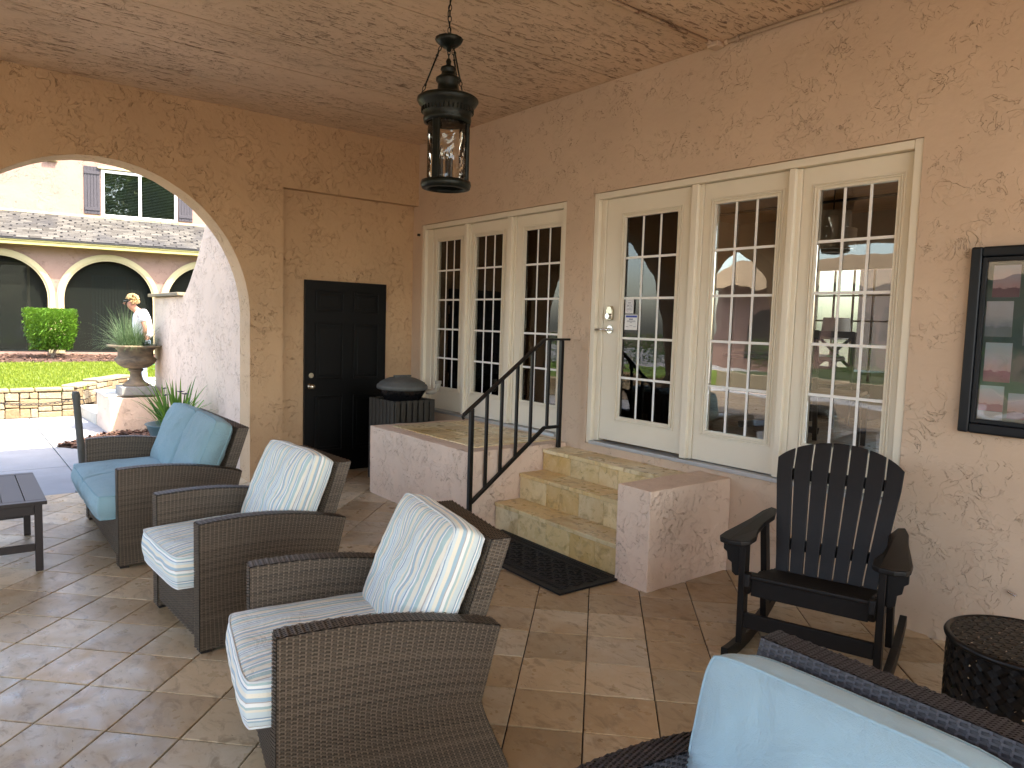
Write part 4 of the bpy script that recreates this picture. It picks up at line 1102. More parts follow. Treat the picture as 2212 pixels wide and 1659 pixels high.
# ================================================================== OUTDOOR THINGS BEYOND THE ARCH
cp = thing('chain_post', 'grey metal chain post standing in the middle of the arch', 'post', (-.40, -3.225, 0), 0)
cp.rotation_euler = (rad(3.8), 0, 0)
MB().tube([(0, 0, 0), (0, 0, .90)], .030, 20).build('pole', MT['postgrey'], cp, smooth=False)
MB().lathe([(.034, .85), (.034, .895), (.026, .915), (0, .918)], 20).build('cap', MT['postgrey'], cp, smooth=False)
MB().lathe([(.08, 0), (.08, .008), (.032, .012)], 20).build('foot_plate', MT['postgrey'], cp)
MB().tube([(-.0, .03, .84), (0, .055, .84), (0, .06, .80), (0, .04, .79)], .006, 6).build('chain_hook', MT['chain'], cp)
b = MB(); pts = []
for k in range(31):
    t = k/30; y = -3.305+(-4.36+3.305)*t; z = .84+(1.02-.84)*t-.16*4*t*(1-t)*.62; pts.append((-.40, y, z))
for a, c in zip(pts[:-1], pts[1:]): links(b, a, c, L=.04, r=.0035, w=.010)
b.build('chain', MT['chain'], smooth=True, label='sagging grey metal chain from the post to the left side of the arch', cat='chain')
# wing wall (buttress) with curved shoulder
prof = [(-.302, -.05), (-.302, 3.4), (-.6, 3.4)]
prof += [(-1.10, 3.05), (-1.30, 2.83), (-1.473, 2.633), (-1.60, 2.50), (-1.717, 2.377), (-1.86, 2.24), (-2.014, 2.124), (-2.12, 2.04), (-2.222, 1.966), (-2.34, 1.90), (-2.45, 1.86), (-3.96, 1.86), (-3.96, -.05)]
ww = thing('wing_wall', 'pink stucco garden wall with curved shoulder seen through the arch', 'wall', (0, 0, 0))
prof = [(a if i < 2 else 7.157+(a-7.157)*1.0295, c if (i < 2 or c < 0) else 1.639+(c-1.639)*1.0295) for i, (a, c) in enumerate(prof)]
MB().prism(prof[::-1], -1.80, -1.50, 'y').build('wall', MT['pink'], ww, bevel=.015, seg=3)
for a, c in ((-4.36, -3.85), (-3.84, -3.25), (-3.24, -2.72)): MB().box(a, c, -1.87, -1.45, 1.869, 1.905+random.uniform(0, .012)).build('cap_stone', MT['stone'], ww, bevel=.008)
# planter / urn pedestal
pe = thing('pedestal', 'low pink stucco pedestal with flagstone cap under the urn', 'pedestal', (0, 0, 0))
rough_box('body', MT['pink'], -4.87, -3.84, -2.46, -1.60, -.05, .475, parent=pe, step=.06)
for a, c in ((-4.90, -4.32), (-4.31, -3.99)): MB().box(a, c, -2.49, -1.60, .478, .505).build('cap_stone', MT['flag'], pe, bevel=.006)
ur = thing('urn', 'weathered classical garden urn on the pedestal', 'urn', (-4.07, -2.09, .505))
MB().box(-.22, .22, -.22, .22, 0, .115).build('plinth', MT['urnbase'], ur, bevel=.008)
MB().lathe([(.165, .116), (.168, .135), (.15, .15), (.12, .165), (.09, .20), (.075, .25), (.07, .30), (.085, .325), (.10, .33), (.10, .345), (.085, .355)], 48, mod=lambda i, t: 1+(.035*math.cos(t*16) if 1 < i < 7 else 0)).build('foot', MT['urn'], ur, smooth=True)
MB().lathe([(.06, .353), (.15, .37), (.215, .41), (.25, .455), (.262, .49), (.245, .51), (.225, .53), (.222, .60), (.24, .64), (.30, .655), (.355, .662), (.362, .675), (.352, .688), (.30, .685), (.26, .66), (.24, .62), (0, .61)], 64, mod=lambda i, t: 1+(.030*abs(math.cos(t*14))-.015 if 0 < i < 5 else (.008*math.cos(t*40) if i in (10, 11, 12) else 0))).build('bowl', MT['urn'], ur, smooth=True)
def blades(b, n, c, L, spread, w, droop, up=.6, seed=0, seg=5, rbase=.1):
    r = random.Random(seed)
    for _ in range(n):
        a = r.uniform(0, 2*math.pi); l = L*r.uniform(.6, 1.05); el = rad(r.uniform(20, 88) if spread else 80)*up+rad(90)*(1-up)
        d = Vector((math.cos(a)*math.cos(el), math.sin(a)*math.cos(el), math.sin(el))); p = Vector(c)+Vector((math.cos(a), math.sin(a), 0))*r.uniform(0, rbase)
        sd = Vector((-math.sin(a), math.cos(a), 0)); sd = (sd+Vector((r.gauss(0, .3), r.gauss(0, .3), 0))).normalized(); pts = []
        for k in range(seg+1):
            t = k/seg; pts.append((p+sd*w*(1-t)**.7*.5*(1 if k else .7), p-sd*w*(1-t)**.7*.5*(1 if k else .7))); p = p+d*l/seg; d = (d+Vector((0, 0, -droop*r.uniform(.5, 1.3)/seg*(1+t)))).normalized()
        vs = [q for z in pts for q in z]; b.add(vs, [(2*i, 2*i+1, 2*i+3, 2*i+2) for i in range(seg)], r.random())
up_ = thing('urn_plant', 'spiky green grass plume growing in the urn', 'plant', (-4.07, -2.09, 1.12))
b = MB(); blades(b, 900, (0, 0, 0), .52, True, .0055, 1.2, up=.9, seed=3, rbase=.16); blades(b, 200, (-.02, -.12, 0), .70, True, .006, 1.1, up=1.0, seed=4, rbase=.1)
b.build('foliage', MT['plume'], up_, fix=False)
ir = thing('iris_plant', 'potted iris with upright leaves and dark purple flowers behind the loveseat', 'plant', (-1.50, -2.17, 0))
MB().lathe([(0, .02), (.17, .02), (.24, .22), (.31, .40), (.33, .42), (.30, .42), (.26, .38), (0, .37)], 36).build('pot', MT['pot'], ir, smooth=True)
b = MB(); blades(b, 95, (0, 0, .38), .60, True, .046, .6, up=.9, seed=8, rbase=.2, seg=7); b.build('leaf', MT['iris'], ir, fix=False, kind='stuff')
for k, (x, y, z) in enumerate(((-.50, -.02, .76), (-.10, -.10, .72), (.16, .0, .78), (.22, .03, .76))):
    MB().tube([(x*.3, y*.5, .38), (x*.75, y, .58), (x, y, z)], [.007, .006, .004], 6).build('stem', MT['iris'], ir)
    b = MB()
    for q in range(7):
        a = q*.9; d = Vector((math.cos(a), math.sin(a), .35))*.05; s_ = Vector((-math.sin(a), math.cos(a), 0))*.018; c = Vector((x, y, z))
        b.add([c, c+d*.6+s_, c+d, c+d*.6-s_], [(0, 1, 2, 3)])
    b.build('flower', MT['flower'], ir, fix=False)
hs = thing('broadleaf_plant', 'bright green broad leaved plant behind the urn pedestal', 'plant', (-5.35, -1.45, .45))
b = MB()
for q in range(26):
    a = random.uniform(0, 6.28); rr = random.uniform(.05, .25); z = random.uniform(.02, .42); c = Vector((rr*math.cos(a), rr*math.sin(a), z)); d = Vector((math.cos(a), math.sin(a), random.uniform(-.3, .4))).normalized()*.13; s_ = Vector((-math.sin(a), math.cos(a), .1))*.045
    b.add([c, c+d*.4+s_, c+d, c+d*.4-s_], [(0, 1, 2), (0, 2, 3)], random.random())
b.build('leaf', MT['hosta'], hs, fix=False, kind='stuff')
# mulch bed
def mulch(name, poly, z, n, seed):
    MB().prism(poly, z-.08, z, 'z').build(name+'_soil', plain(name+'_soil', (.05, .025, .016), .95), kind='structure')
    b = MB(); r = random.Random(seed); xs_ = [p[0] for p in poly]; ys_ = [p[1] for p in poly]; cnt = 0
    def inside(x, y):
        c = False; j = len(poly)-1
        for i in range(len(poly)):
            if (poly[i][1] > y) != (poly[j][1] > y) and x < (poly[j][0]-poly[i][0])*(y-poly[i][1])/(poly[j][1]-poly[i][1])+poly[i][0]: c = not c
            j = i
        return c
    while cnt < n:
        x = r.uniform(min(xs_), max(xs_)); y = r.uniform(min(ys_), max(ys_))
        if not inside(x, y): continue
        cnt += 1; a = r.uniform(0, 3.14); l = r.uniform(.02, .055); w = r.uniform(.008, .02); t = r.uniform(-.5, .5)
        u = Vector((math.cos(a)*l, math.sin(a)*l, t*l)); v = Vector((-math.sin(a)*w, math.cos(a)*w, r.uniform(-.3, .3)*w)); c = Vector((x, y, z+r.uniform(.004, .035)))
        b.add([c-u-v, c+u-v, c+u+v, c-u+v, c+Vector((0, 0, -.012))], [(0, 1, 2, 3), (0, 4, 1), (2, 4, 3)], r.random())
    b.build(name, MT['mulch'], fix=False, label='brown bark mulch in the planting bed', kind='stuff')
mulch('mulch', [(-3.08, -3.15), (-2.4, -2.62), (-.6, -2.62), (-.6, -1.88), (-3.83, -1.88), (-3.83, -2.47)], .0, 2600, 1)
# stairs and upper path
sp = thing('garden_steps', 'low stone steps rising beside the urn pedestal', 'steps', (0, 0, 0))
MB().prism([(-6.12, -2.52), (-4.89, -2.47), (-4.89, -1.98), (-6.15, -2.05)], -.04, .15, 'z').build('step', MT['flag'], sp, bevel=.01)
MB().prism([(-6.6, -2.03), (-4.89, -1.97), (-4.89, -1.55), (-6.7, -1.62)], -.04, .30, 'z').build('step', MT['flag'], sp, bevel=.01)
up_path = MB().prism([(-7.6, -1.60), (-4.06, -1.53), (-4.06, 8), (-9.5, 8)], -.04, .445, 'z').build('upper_path', MT['flag'], bevel=.01, kind='structure')
# lawn
lawn = MB().prism([(-6.12, -14), (-6.12, -2.62), (-6.55, -2.30), (-7.55, -1.55), (-8.6, 8), (-13.4, 8), (-12.6, -3), (-12.0, -14)], -.05, .40, 'z').build('lawn', MT['lawn'], kind='structure')
b = MB(); r = random.Random(4)
N_ = 0
for _ in range(60000):
    x = r.uniform(-12.9, -6.15); y = r.uniform(-4.6, .6)
    if y > -2.4 and x > -6.6-(y+2.4)*1.05: continue
    if not seen((x, y, .42), 1.05): continue
    a = r.uniform(0, 6.28); h_ = r.uniform(.025, .06); w = .007+.004*(-x-6)/6
    dx, dy = math.cos(a)*w, math.sin(a)*w; lx_, ly_ = r.gauss(0, .02), r.gauss(0, .02)
    b.add([(x-dx, y-dy, .395), (x+dx, y+dy, .395), (x+lx_, y+ly_, .40+h_)], [(0, 1, 2)], r.random())
b.build('grass', MT['grass'], fix=False, label='sunlit lawn grass above the stone retaining wall', kind='stuff')
mulch('bark_mulch', [(-12.0, -8), (-12.65, -3), (-13.4, 8), (-17, 8), (-17, -8)], .40, 2500, 2)
# stone retaining wall: individually laid stones
rwall = thing('retaining_wall', 'low cream limestone retaining wall at the edge of the lawn', 'wall', (0, 0, 0))
MB().prism([(-6.10, -12), (-6.10, -2.60), (-6.30, -2.60), (-6.30, -12)], -.05, .36, 'z').build('mortar_core', plain('mortar', (.10, .075, .05), .95), rwall)
MB().prism([(-6.3, -2.6), (-6.1, -2.6), (-6.52, -2.3), (-7.55, -1.55), (-7.7, -1.7)], -.05, .44, 'z').build('mortar_core', plain('mortar2', (.10, .075, .05), .95), rwall)
def stone_mesh(w, h, d):
    bm = bmesh.new(); bmesh.ops.create_cube(bm, size=1)
    for v in bm.verts: v.co = Vector((v.co.x*w+random.uniform(-.008, .008), v.co.y*d, v.co.z*h+random.uniform(-.006, .006)))
    bmesh.ops.bevel(bm, geom=bm.edges[:], offset=.010, segments=1, affect='EDGES')
    me = bpy.data.meshes.new('stone'); bm.to_mesh(me); bm.free(); me.materials.append(MT['stone']); return me
def stone_face(p0, p1, z0, z1):
    p0 = Vector(p0); p1 = Vector(p1); L = (p1-p0).length; d = (p1-p0)/L; ang = math.atan2(d.y, d.x); nrm_ = Vector((d.y, -d.x, 0))
    u = 0; rr = random
    while u < L-.03:
        w = min(rr.uniform(.16, .34), L-u)
        if L-u-w < .08: w = L-u
        z = z0
        while z < z1-.02:
            h = min(rr.uniform(.06, .17), z1-z)
            if z1-z-h < .05: h = z1-z
            parts = [(0, w)] if w < .22 or rr.random() < .4 else [(0, w*rr.uniform(.35, .65)), None]
            if parts[-1] is None: parts = [parts[0], (parts[0][1], w)]
            for a, c in parts:
                cpt = p0+d*(u+(a+c)/2)
                inst('stone', stone_mesh(c-a-.010, h-.010, .12+rr.uniform(0, .03)), rwall, (cpt.x+nrm_.x*(-.03), cpt.y+nrm_.y*(-.03), z+h/2), (0, 0, ang))
            z += h
        u += w
    u = 0
    while u < L-.03:
        w = min(rr.uniform(.25, .5), L-u); cpt = p0+d*(u+w/2)
        inst('cap_stone', stone_mesh(w-.008, .05, .26), rwall, (cpt.x-nrm_.x*.08, cpt.y-nrm_.y*.08, z1+.028), (0, 0, ang)); u += w
stone_face((-6.08, -10.5), (-6.08, -2.60), -.02, .38)
stone_face((-6.10, -2.58), (-6.60, -2.24), .14, .42)
stone_face((-6.62, -2.22), (-7.55, -1.55), .29, .46)
# hedge bush
def hedge_bush(x, y, z, w, d_, h, label, n=5200, seed=1, name='clipped_bush'):
    t = thing(name, label, 'bush', (x, y, z), rad(-10))
    for s_ in (-.08, .06): MB().tube([(s_, 0, 0), (s_*1.5, .1, h*.2), (s_*2, .1, h*.4)], [.035, .03, .015], 8).build('trunk', MT['trunk'], t)
    b = MB(); r = random.Random(seed)
    for _ in range(n):
        while True:
            p = Vector((r.uniform(-1, 1), r.uniform(-1, 1), r.uniform(-1, 1)))
            m_ = max(abs(p.x), abs(p.y), abs(p.z))
            if m_ > .35: break
        lump = 1+.13*noise.noise(Vector((p.x*2.5+seed, p.y*2.5, p.z*2.5)))+.04*r.gauss(0, 1)
        taper = 1-.22*max(0, -p.z)
        c = Vector((p.x*w/2*lump*taper, p.y*d_/2*lump*taper, h*.18+(p.z*.5+.5)*h*.82*(1+.05*(lump-1))))
        u = Vector((r.gauss(0, 1), r.gauss(0, 1), r.gauss(0, 1)+.4)).normalized(); v = u.orthogonal().normalized(); l = r.uniform(.026, .05)
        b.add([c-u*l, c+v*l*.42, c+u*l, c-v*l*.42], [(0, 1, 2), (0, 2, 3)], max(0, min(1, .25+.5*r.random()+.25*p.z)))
    b.build('foliage', MT['hedge'], t, fix=False); return t
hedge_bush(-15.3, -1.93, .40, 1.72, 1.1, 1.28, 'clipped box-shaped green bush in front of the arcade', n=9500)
for k in range(5):
    t_ = hedge_bush(-7.3-.1*k, -6.4-k*1.75, .40, 1.3, 1.2, 1.05, ('nearest', 'second', 'middle', 'fourth', 'farthest')[k]+' round green shrub behind the stone retaining wall south of the arch', n=1300, seed=40+k, name='lawn_shrub'); t_['group'] = 'shrubs behind the stone retaining wall'
# ---- building across the lawn
B = thing('arcade_building', 'two-storey pink stucco building with cream arches across the lawn', 'building', (-16.524, -.409, 0), rad(79.686))
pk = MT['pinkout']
U0, U1 = -15.5, 9.5
cen = [.04+2.605*k for k in range(-6, 4)]
ri, ro, zsp = 1.115, 1.30, 1.96
b = MB()
segs = 24
edges = [U0]
for c in cen:
    us = [c-ri*math.cos(math.pi*k/segs) for k in range(segs+1)]
    b.add([(edges[-1], 0, .38), (us[0], 0, .38), (us[0], 0, 3.38), (edges[-1], 0, 3.38)], [(0, 1, 2, 3)])
    for k in range(segs):
        z = lambda u: zsp+math.sqrt(max(0, ri*ri-(u-c)**2))
        b.add([(us[k], 0, z(us[k])), (us[k+1], 0, z(us[k+1])), (us[k+1], 0, 3.38), (us[k], 0, 3.38)], [(0, 1, 2, 3)])
        b.add([(us[k], 0, z(us[k])), (us[k+1], 0, z(us[k+1])), (us[k+1], .28, z(us[k+1])), (us[k], .28, z(us[k]))], [(3, 2, 1, 0)])
    for s_ in (0, -1): b.add([(us[s_], 0, .38), (us[s_], .28, .38), (us[s_], .28, zsp), (us[s_], 0, zsp)], [(0, 1, 2, 3)])
    edges.append(us[-1])
b.add([(edges[-1], 0, .38), (U1, 0, .38), (U1, 0, 3.38), (edges[-1], 0, 3.38)], [(0, 1, 2, 3)])
b.build('arcade_wall', pk, B, fix=False)
MB().box(U0, U1, .281, 1.9, .30, .44).build('arcade_floor', MT['concrete'], B)
MB().box(U0, U1, -.02, .28, .36, .47).build('sill', MT['pinkout'], B)
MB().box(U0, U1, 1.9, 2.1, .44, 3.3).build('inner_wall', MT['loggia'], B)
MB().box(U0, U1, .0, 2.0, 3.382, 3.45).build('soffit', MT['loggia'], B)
# arch trims
trim = []
arc = [(math.cos(math.pi*k/28), math.sin(math.pi*k/28)) for k in range(29)]
b = MB()
def trim_ring(b, r0, r1, y0, y1):
    path = [(1, .44-zsp)]+[(a, 0) for a in ()]
    outer = [(r1, .44-zsp)]+[(r1*c, r1*s_) for c, s_ in arc]+[(-r1, .44-zsp)]; inner = [(r0, .44-zsp)]+[(r0*c, r0*s_) for c, s_ in arc]+[(-r0, .44-zsp)]
    n_ = len(outer); vs = [(p[0], y0, zsp+p[1]) for p in outer]+[(p[0], y0, zsp+p[1]) for p in inner]+[(p[0], y1, zsp+p[1]) for p in outer]+[(p[0], y1, zsp+p[1]) for p in inner]
    fs = []
    for i in range(n_-1): fs += [(i, i+1, n_+i+1, n_+i), (i, 2*n_+i, 2*n_+i+1, i+1), (n_+i, n_+i+1, 3*n_+i+1, 3*n_+i)]
    b.add(vs, fs)
trim_ring(b, ri-.004, ro-.004, -.07, -.001); trim_ring(b, ri+.05, ro-.05, -.095, -.0701)
tme = b.mesh('arch_trim', MT['trim'])
scr = MB(); scr.prism([(-ri, .47), (ri, .47)]+[(ri*c, zsp+ri*s_) for c, s_ in arc], .10, .11, 'y'); sme = scr.mesh('screen', MT['screen'])
for c in cen:
    inst('arch_trim', tme, B, (c, 0, 0)); inst('screen', sme, B, (c, 0, 0))
# sliding doors in the loggia
def sliding(u0, u1, z0, z1, mat, slats):
    f = MB(); f.box(u0, u0+.07, 1.84, 1.899, z0, z1).box(u1-.07, u1, 1.84, 1.899, z0, z1).box(u0+.07, u1-.07, 1.84, 1.899, z1-.08, z1).box((u0+u1)/2-.03, (u0+u1)/2+.03, 1.84, 1.899, z0, z1-.08)
    o = f.build('sliding_door', MT['trim'] if not slats else MT['loggia'], B)
    if slats:
        sm = MB().box(-.042, .042, -.004, .004, 0, z1-z0-.1).mesh('blind_slat', mat)
        for k in range(int((u1-u0-.16)/.088)): inst('blind_slat', sm, o, (u0+.12+k*.088, 1.87, z0+.02), (0, 0, .35))
    else: MB().box(u0+.071, (u0+u1)/2-.031, 1.86, 1.87, z0, z1-.081).box((u0+u1)/2+.031, u1-.071, 1.86, 1.87, z0, z1-.081).build('glass_pane', MT['wglass'], o)
sliding(-.55, 1.55, .45, 2.82, MT['vblind'], True)
sliding(-3.9, -2.05, .45, 3.0, None, False)
sliding(2.3, 3.9, .45, 2.9, MT['vblind'], True)
# fascia and roof
MB().box(U0, U1, -.45, -.40, 3.37, 3.46).box(U0, U1, -.47, -.40, 3.461, 3.50).build('fascia', MT['gutter'], B, bevel=.004)
MB().box(U0, U1, -.40, 0.0, 3.372, 3.40).build('eave_soffit', MT['gutter'], B)
MB().box(U0, U1, -.49, -.38, 3.502, 3.535).build('drip_edge', MT['drip'], B)
e0 = Vector((0, -.49, 3.545)); e1 = Vector((0, 1.30, 4.43)); sl_ = (e1-e0); SL = sl_.length; sd = sl_/SL; sn = Vector((0, -sd.z, sd.y)); pit = math.atan2(sd.z, sd.y)
rf = MB(); rf.add([(U0, e0.y, e0.z-.012), (U1, e0.y, e0.z-.012), (U1, e1.y, e1.z-.012), (U0, e1.y, e1.z-.012)], [(0, 1, 2, 3)]); roof = rf.build('roof', MT['drip'], B, fix=False)
rows = 14; rh = SL/rows; sw = .30
shm = MB().box(-sw/2+.004, sw/2-.004, 0, rh*1.25, -.004, .008).mesh('shingle', MT['shingle'])
farS = MB(); ns = 0
for j in range(rows):
    nU = int((U1-U0)/sw)
    for i in range(nU):
        u = U0+i*sw+(sw/2 if j % 2 else 0)+random.uniform(-.03, .03); p = e0+sd*(j*rh); 
        if -3.0 < u < 2.9:
            inst('shingle', shm, roof, (u, p.y, p.z+random.uniform(0, .004)), (pit-.02, 0, 0), (random.uniform(.85, 1.0), 1, 1)); ns += 1
        else:
            w = sw/2-.004; q0 = p; q1 = p+sd*rh
            farS.add([(u-w, q0.y, q0.z+.006), (u+w, q0.y, q0.z+.006), (u+w, q1.y, q1.z), (u-w, q1.y, q1.z)], [(0, 1, 2, 3)])
farS.build('far_shingles', MT['shingle'], roof, fix=False, kind='stuff')
MB().box(U0, U1, 1.24, 1.299, 4.40, 4.47).build('flashing', MT['trim'], B)
# upper wall with window opening
Y = 1.30
wb_ = [(-.16, 1.90)]; wz0, wz1 = 4.46, 5.84
b = MB().box(U0, -.16, Y, Y+.2, 4.2, 7.2).box(1.90, U1, Y, Y+.2, 4.2, 7.2).box(-.16, 1.90, Y, Y+.2, 4.2, wz0).box(-.16, 1.90, Y, Y+.2, wz1, 7.2); b.build('upper_wall', pk, B)
MB().box(U0-.3, U1+.3, Y-.4, Y+6, 7.2, 7.35).build('upper_eave', MT['trim'], B)
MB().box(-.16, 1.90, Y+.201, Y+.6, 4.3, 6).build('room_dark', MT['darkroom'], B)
wn_ = MB().box(-.155, -.075, Y-.03, Y+.06, wz0, wz1).box(1.815, 1.895, Y-.03, Y+.06, wz0, wz1).box(-.075, 1.815, Y-.03, Y+.06, wz0, wz0+.08).box(-.075, 1.815, Y-.03, Y+.06, wz1-.08, wz1).box(.83, .91, Y-.02, Y+.06, wz0+.08, wz1-.08).build('window', MT['vinyl'], B, bevel=.004)
MB().box(-.075, .83, Y+.03, Y+.035, wz0+.08, wz1-.08).build('pane', MT['wglass'], wn_)
MB().box(.91, 1.815, Y+.01, Y+.015, wz0+.08, wz1-.08).build('pane', MT['wglass'], wn_)
sm = MB().box(-.44, .44, -.012, .012, -.001, .001).mesh('blind_slat', MT['blind'])
for s_ in (.378, 1.362):
    for k in range(26): inst('blind_slat', sm, wn_, (s_, Y+.10, wz0+.10+k*.046), (rad(35), 0, 0))
MB().box(-.22, 1.96, Y-.06, Y-.001, wz0-.05, wz0-.005).build('window_sill', MT['vinyl'], wn_, bevel=.004)
MB().box(-.24, 1.98, Y-.09, Y-.001, wz1+.02, wz1+.09).build('window_head', MT['trim'], wn_, bevel=.004)
for (a, c) in ((-.60, -.19), (1.93, 2.33)):
    sh = MB().box(a, c, Y-.014, Y-.002, 4.52, 5.90).build('shutter', MT['shutter'], B)
    for k in range(5):
        w = (c-a)/5; MB().box(a+k*w+.004, a+(k+1)*w-.004, Y-.032, Y-.0145, 4.52, 5.90).build('board', MT['shutter'], sh, bevel=.003)
    for z in (4.62, 5.68): MB().box(a+.01, c-.01, Y-.050, Y-.0325, z, z+.09).build('batten', MT['shutter'], sh, bevel=.003)
MB().box(-1.58, -1.25, Y-.10, Y-.001, 5.92, 5.99).build('vent_hood', MT['trim'], B, bevel=.01)
MB().box(U0, U1, 2.11, 9, .3, 4.2).box(U0, U1, Y+.61, 9, 4.2, 7.19).build('main_body', pk, B)
# south court: what the glass doors reflect
SB = thing('court_building', 'pink building with brown roof facing the porch from across the court', 'building', (2, -24, 0), 0)
b = MB().box(-16, 16, -6, 0, -.05, 3.6).build('wall', pk, SB)
MB().prism([(.8, 3.5), (-6.5, 3.5), (-3.0, 5.0)], -17, 17, 'x').build('roof', MT['brownroof'], SB)
for x in range(-13, 14, 4):
    f = MB().box(x+1.1, x+2.3, .002, .08, 1.4, 2.7).build('window', MT['shutter'], SB); MB().box(x+1.2, x+2.2, .081, .09, 1.5, 2.6).build('pane', MT['wglass'], f)
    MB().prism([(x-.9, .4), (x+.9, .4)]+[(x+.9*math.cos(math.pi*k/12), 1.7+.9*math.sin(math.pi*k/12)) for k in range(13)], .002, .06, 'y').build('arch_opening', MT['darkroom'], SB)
MB().box(-6.3, 14, -14.2, -13.9, -.05, .42).build('garden_wall', MT['stone'], label='low stone garden wall across the south court', cat='wall')
MB().box(-6.3, 14, -23.9, -14.21, -.05, .40).build('court_lawn', plain('court_groundcover', (.045, .06, .02), .95, var=.4, scale=5), kind='structure')
for k in range(7):
    hedge_bush(-5+k*2.6, -15.4, .4, 1.9, 1.3, 1.0, ('westernmost', 'second', 'third', 'middle', 'fifth', 'sixth', 'easternmost')[k]+' rounded green shrub from the west along the south garden wall', n=900, seed=20+k, name='garden_shrub')
for o in [o for o in COL.objects if o.name.startswith('garden_shrub')]: o['group'] = 'shrubs along the south garden wall'
# trees east of the porch, mirrored in the upstairs window
for k, (x, y, hgt) in enumerate(((19, -9, 15), (21, -1, 17), (18, 8, 16))):
    t = thing('shade_tree', ('spreading green shade tree south-east of the porch', 'tallest green shade tree east of the porch', 'green shade tree north-east of the porch')[k], 'tree', (x, y, -.06), k)
    MB().tube([(0, 0, 0), (.1, .1, hgt*.25), (-.1, .2, hgt*.5), (0, 0, hgt*.8)], [.3, .22, .16, .05], 10).build('trunk', MT['trunk'], t, smooth=True)
    b = MB(); r = random.Random(60+k)
    for _ in range(5200):
        th = r.uniform(0, 6.283); ph = math.acos(r.uniform(-.8, 1)); q = r.uniform(.5, 1)**.5*5.2*(1+.35*noise.noise(Vector((math.cos(th)*2, math.sin(th)*2, ph*2+k))))
        c = Vector((q*math.sin(ph)*math.cos(th), q*math.sin(ph)*math.sin(th), hgt*.68+q*.95*math.cos(ph)))
        u = Vector((r.gauss(0, 1), r.gauss(0, 1), r.gauss(0, 1))).normalized(); v = u.orthogonal(); l = r.uniform(.18, .38)
        b.add([c-u*l, c+v*l*.5, c+u*l, c-v*l*.5], [(0, 1, 2), (0, 2, 3)], r.random())
    b.build('crown', MT['crown'], t, fix=False)
# ================================================================== PERSON
def skin_body(name, verts, edges, mat, parent, sub=2):
    me = bpy.data.meshes.new(name); me.from_pydata([v[0] for v in verts], edges, [])
    bm = bmesh.new(); bm.from_mesh(me); ly = bm.verts.layers.skin.verify()
    for v, d in zip(bm.verts, verts):
        r = d[1]; v[ly].radius = r if isinstance(r, tuple) else (r, r)
    bm.verts.ensure_lookup_table(); bm.verts[0][ly].use_root = True
    bm.to_mesh(me); bm.free(); me.materials.append(mat)
    o = bpy.data.objects.new(name, me); COL.objects.link(o); o.parent = parent
    md = o.modifiers.new('Skin', 'SKIN'); md.use_smooth_shade = True
    md = o.modifiers.new('Sub', 'SUBSURF'); md.levels = sub; md.render_levels = sub
    return o
# local: +x = forward, +y = her left, z up
pr_ = thing('person', 'short blonde haired person in white t-shirt and light jeans looking down behind the urn', 'person', (-5.42, -1.72, .335), rad(-96))
pr_.scale = (.95, .95, .95)
V = [((0, 0, .93), (.13, .10)), ((.0, 0, 1.06), (.115, .085)), ((.02, 0, 1.22), (.125, .10)), ((.035, 0, 1.34), (.12, .09)), ((.08, 0, 1.40), .062), ((.12, 0, 1.435), .056), ((.175, 0, 1.485), (.072, .078)), ((.165, 0, 1.56), (.075, .082))]
E_ = [(i, i+1) for i in range(7)]
for s_ in (1, -1):
    i0 = len(V)
    V += [((.03, s_*.15, 1.345), .055), ((-.01+(.03 if s_ < 0 else 0), s_*.20, 1.12), .038), ((.02+(.12 if s_ < 0 else 0), s_*.19, .92), .028), ((.03+(.14 if s_ < 0 else 0), s_*.185, .86), .026)]
    E_ += [(3, i0), (i0, i0+1), (i0+1, i0+2), (i0+2, i0+3)]
    w = Vector(V[-1][0])
    for q, (dx, dy, L) in enumerate(((-.022, .0, .07), (-.008, .004, .08), (.008, .004, .075), (.022, .002, .06), (.030, -.01, .045))):
        j = len(V); a = w+Vector((dx, s_*dy, -.035)); c = a+Vector((dx*.3+.01, -s_*.01, -L*.6)); d = c+Vector((.005, -s_*.018, -L*.4))
        V += [(tuple(a), .010), (tuple(c), .008), (tuple(d), .007)]; E_ += [(i0+3, j), (j, j+1), (j+1, j+2)]
    j = len(V)
    V += [((0, s_*.09, .84), .085), ((.03, s_*.095, .48), .055), ((-.01, s_*.095, .10), .038), ((.09, s_*.10, .035), (.032, .03)), ((.16, s_*.10, .03), (.025, .03))]
    E_ += [(0, j), (j, j+1), (j+1, j+2), (j+2, j+3), (j+3, j+4)]
skin_body('body', V, E_, MT['skin'], pr_)
T_ = [((.0, 0, .93), (.17, .14)), ((.0, 0, 1.06), (.16, .13)), ((.02, 0, 1.22), (.165, .14)), ((.03, 0, 1.345), (.15, .125)), ((.055, 0, 1.405), (.085, .085))]
TE = [(0, 1), (1, 2), (2, 3), (3, 4)]
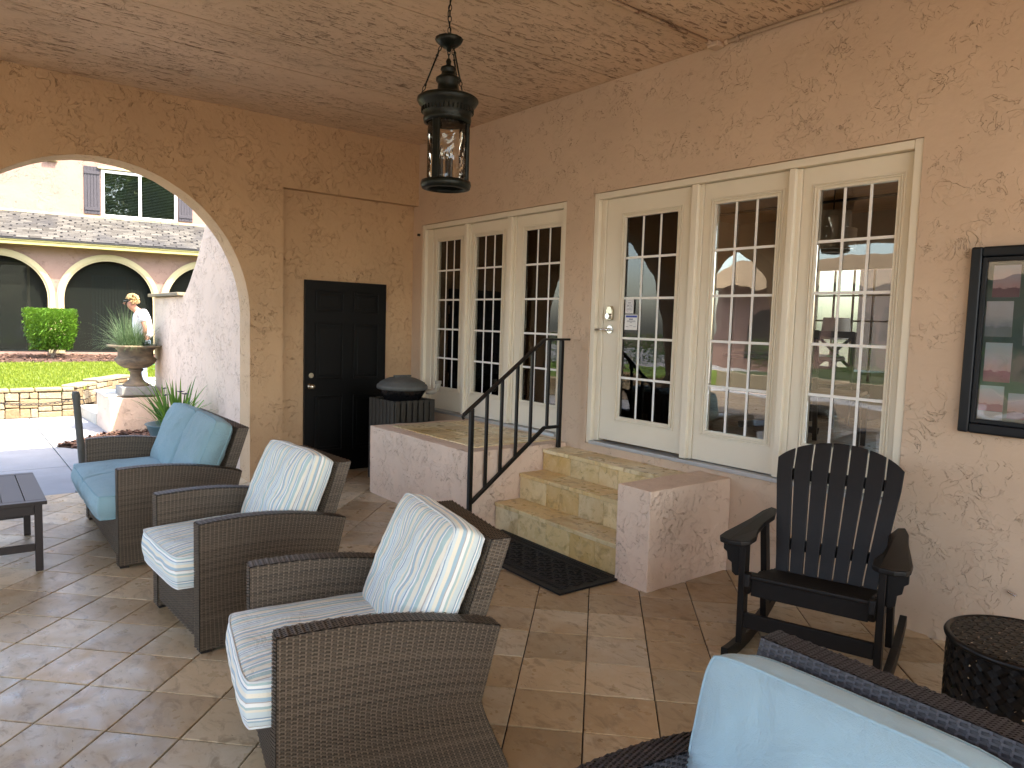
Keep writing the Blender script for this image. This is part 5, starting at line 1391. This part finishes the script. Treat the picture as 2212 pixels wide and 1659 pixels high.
T_ += [((.02, .15, 1.365), .078), ((.01, .195, 1.22), .062), ((.02, -.15, 1.365), .078), ((.02, -.195, 1.22), .062)]; TE += [(3, 5), (5, 6), (3, 7), (7, 8)]
skin_body('t_shirt', T_, TE, MT['tee'], pr_)
J_ = [((0, 0, .93), (.14, .12)), ((0, 0, .98), (.135, .11))]; JE = [(0, 1)]
for s_ in (1, -1):
    j = len(J_); J_ += [((0, s_*.09, .84), .098), ((.03, s_*.095, .48), .072), ((-.01, s_*.095, .12), .060)]; JE += [(0, j), (j, j+1), (j+1, j+2)]
skin_body('jeans', J_, JE, MT['jean'], pr_)
hc = Vector((.165, 0, 1.56))
hm = MB(); r = random.Random(6)
for i in range(150):
    th = r.uniform(0, 2*math.pi); ph = math.acos(r.uniform(-.45, 1)); d = Vector((math.sin(ph)*math.cos(th), math.sin(ph)*math.sin(th), math.cos(ph)))
    if d.x > .35 and d.z < .35: continue
    c = hc+Vector((-.012, 0, .01))+Vector((d.x*.092, d.y*.088, d.z*.098)); u = d.orthogonal().normalized(); v = d.cross(u); q = r.uniform(.016, .03)
    pts = [c+(u*math.cos(t)+v*math.sin(t))*q*(.4+.6*t/5)+d*.012*math.sin(t*2) for t in [0, 1, 2, 3, 4, 5]]; hm.tube(pts, [.012, .013, .012, .010, .008, .004], 5)
hm.build('hair', MT['hair'], pr_, smooth=True)
hd_ = MB().tube([hc+Vector((.085, .055, -.005)), hc+Vector((.105, .03, -.012)), hc+Vector((.108, 0, -.010)), hc+Vector((.105, -.03, -.012)), hc+Vector((.085, -.055, -.005))], .016, 8).tube([hc+Vector((.08, .07, -.0)), hc+Vector((.0, .086, .008))], .005, 6)
hd_.build('sunglasses', MT['black'], pr_, smooth=True)
MB().tube([hc+Vector((.092, 0, -.02)), hc+Vector((.118, 0, -.045)), hc+Vector((.095, 0, -.055))], [.010, .014, .008], 8).build('nose', MT['skin'], pr_, smooth=True)
MB().tube([(.022, .192, .935), (.022, .192, .90)], .034, 14).build('wristwatch', MT['black'], pr_)
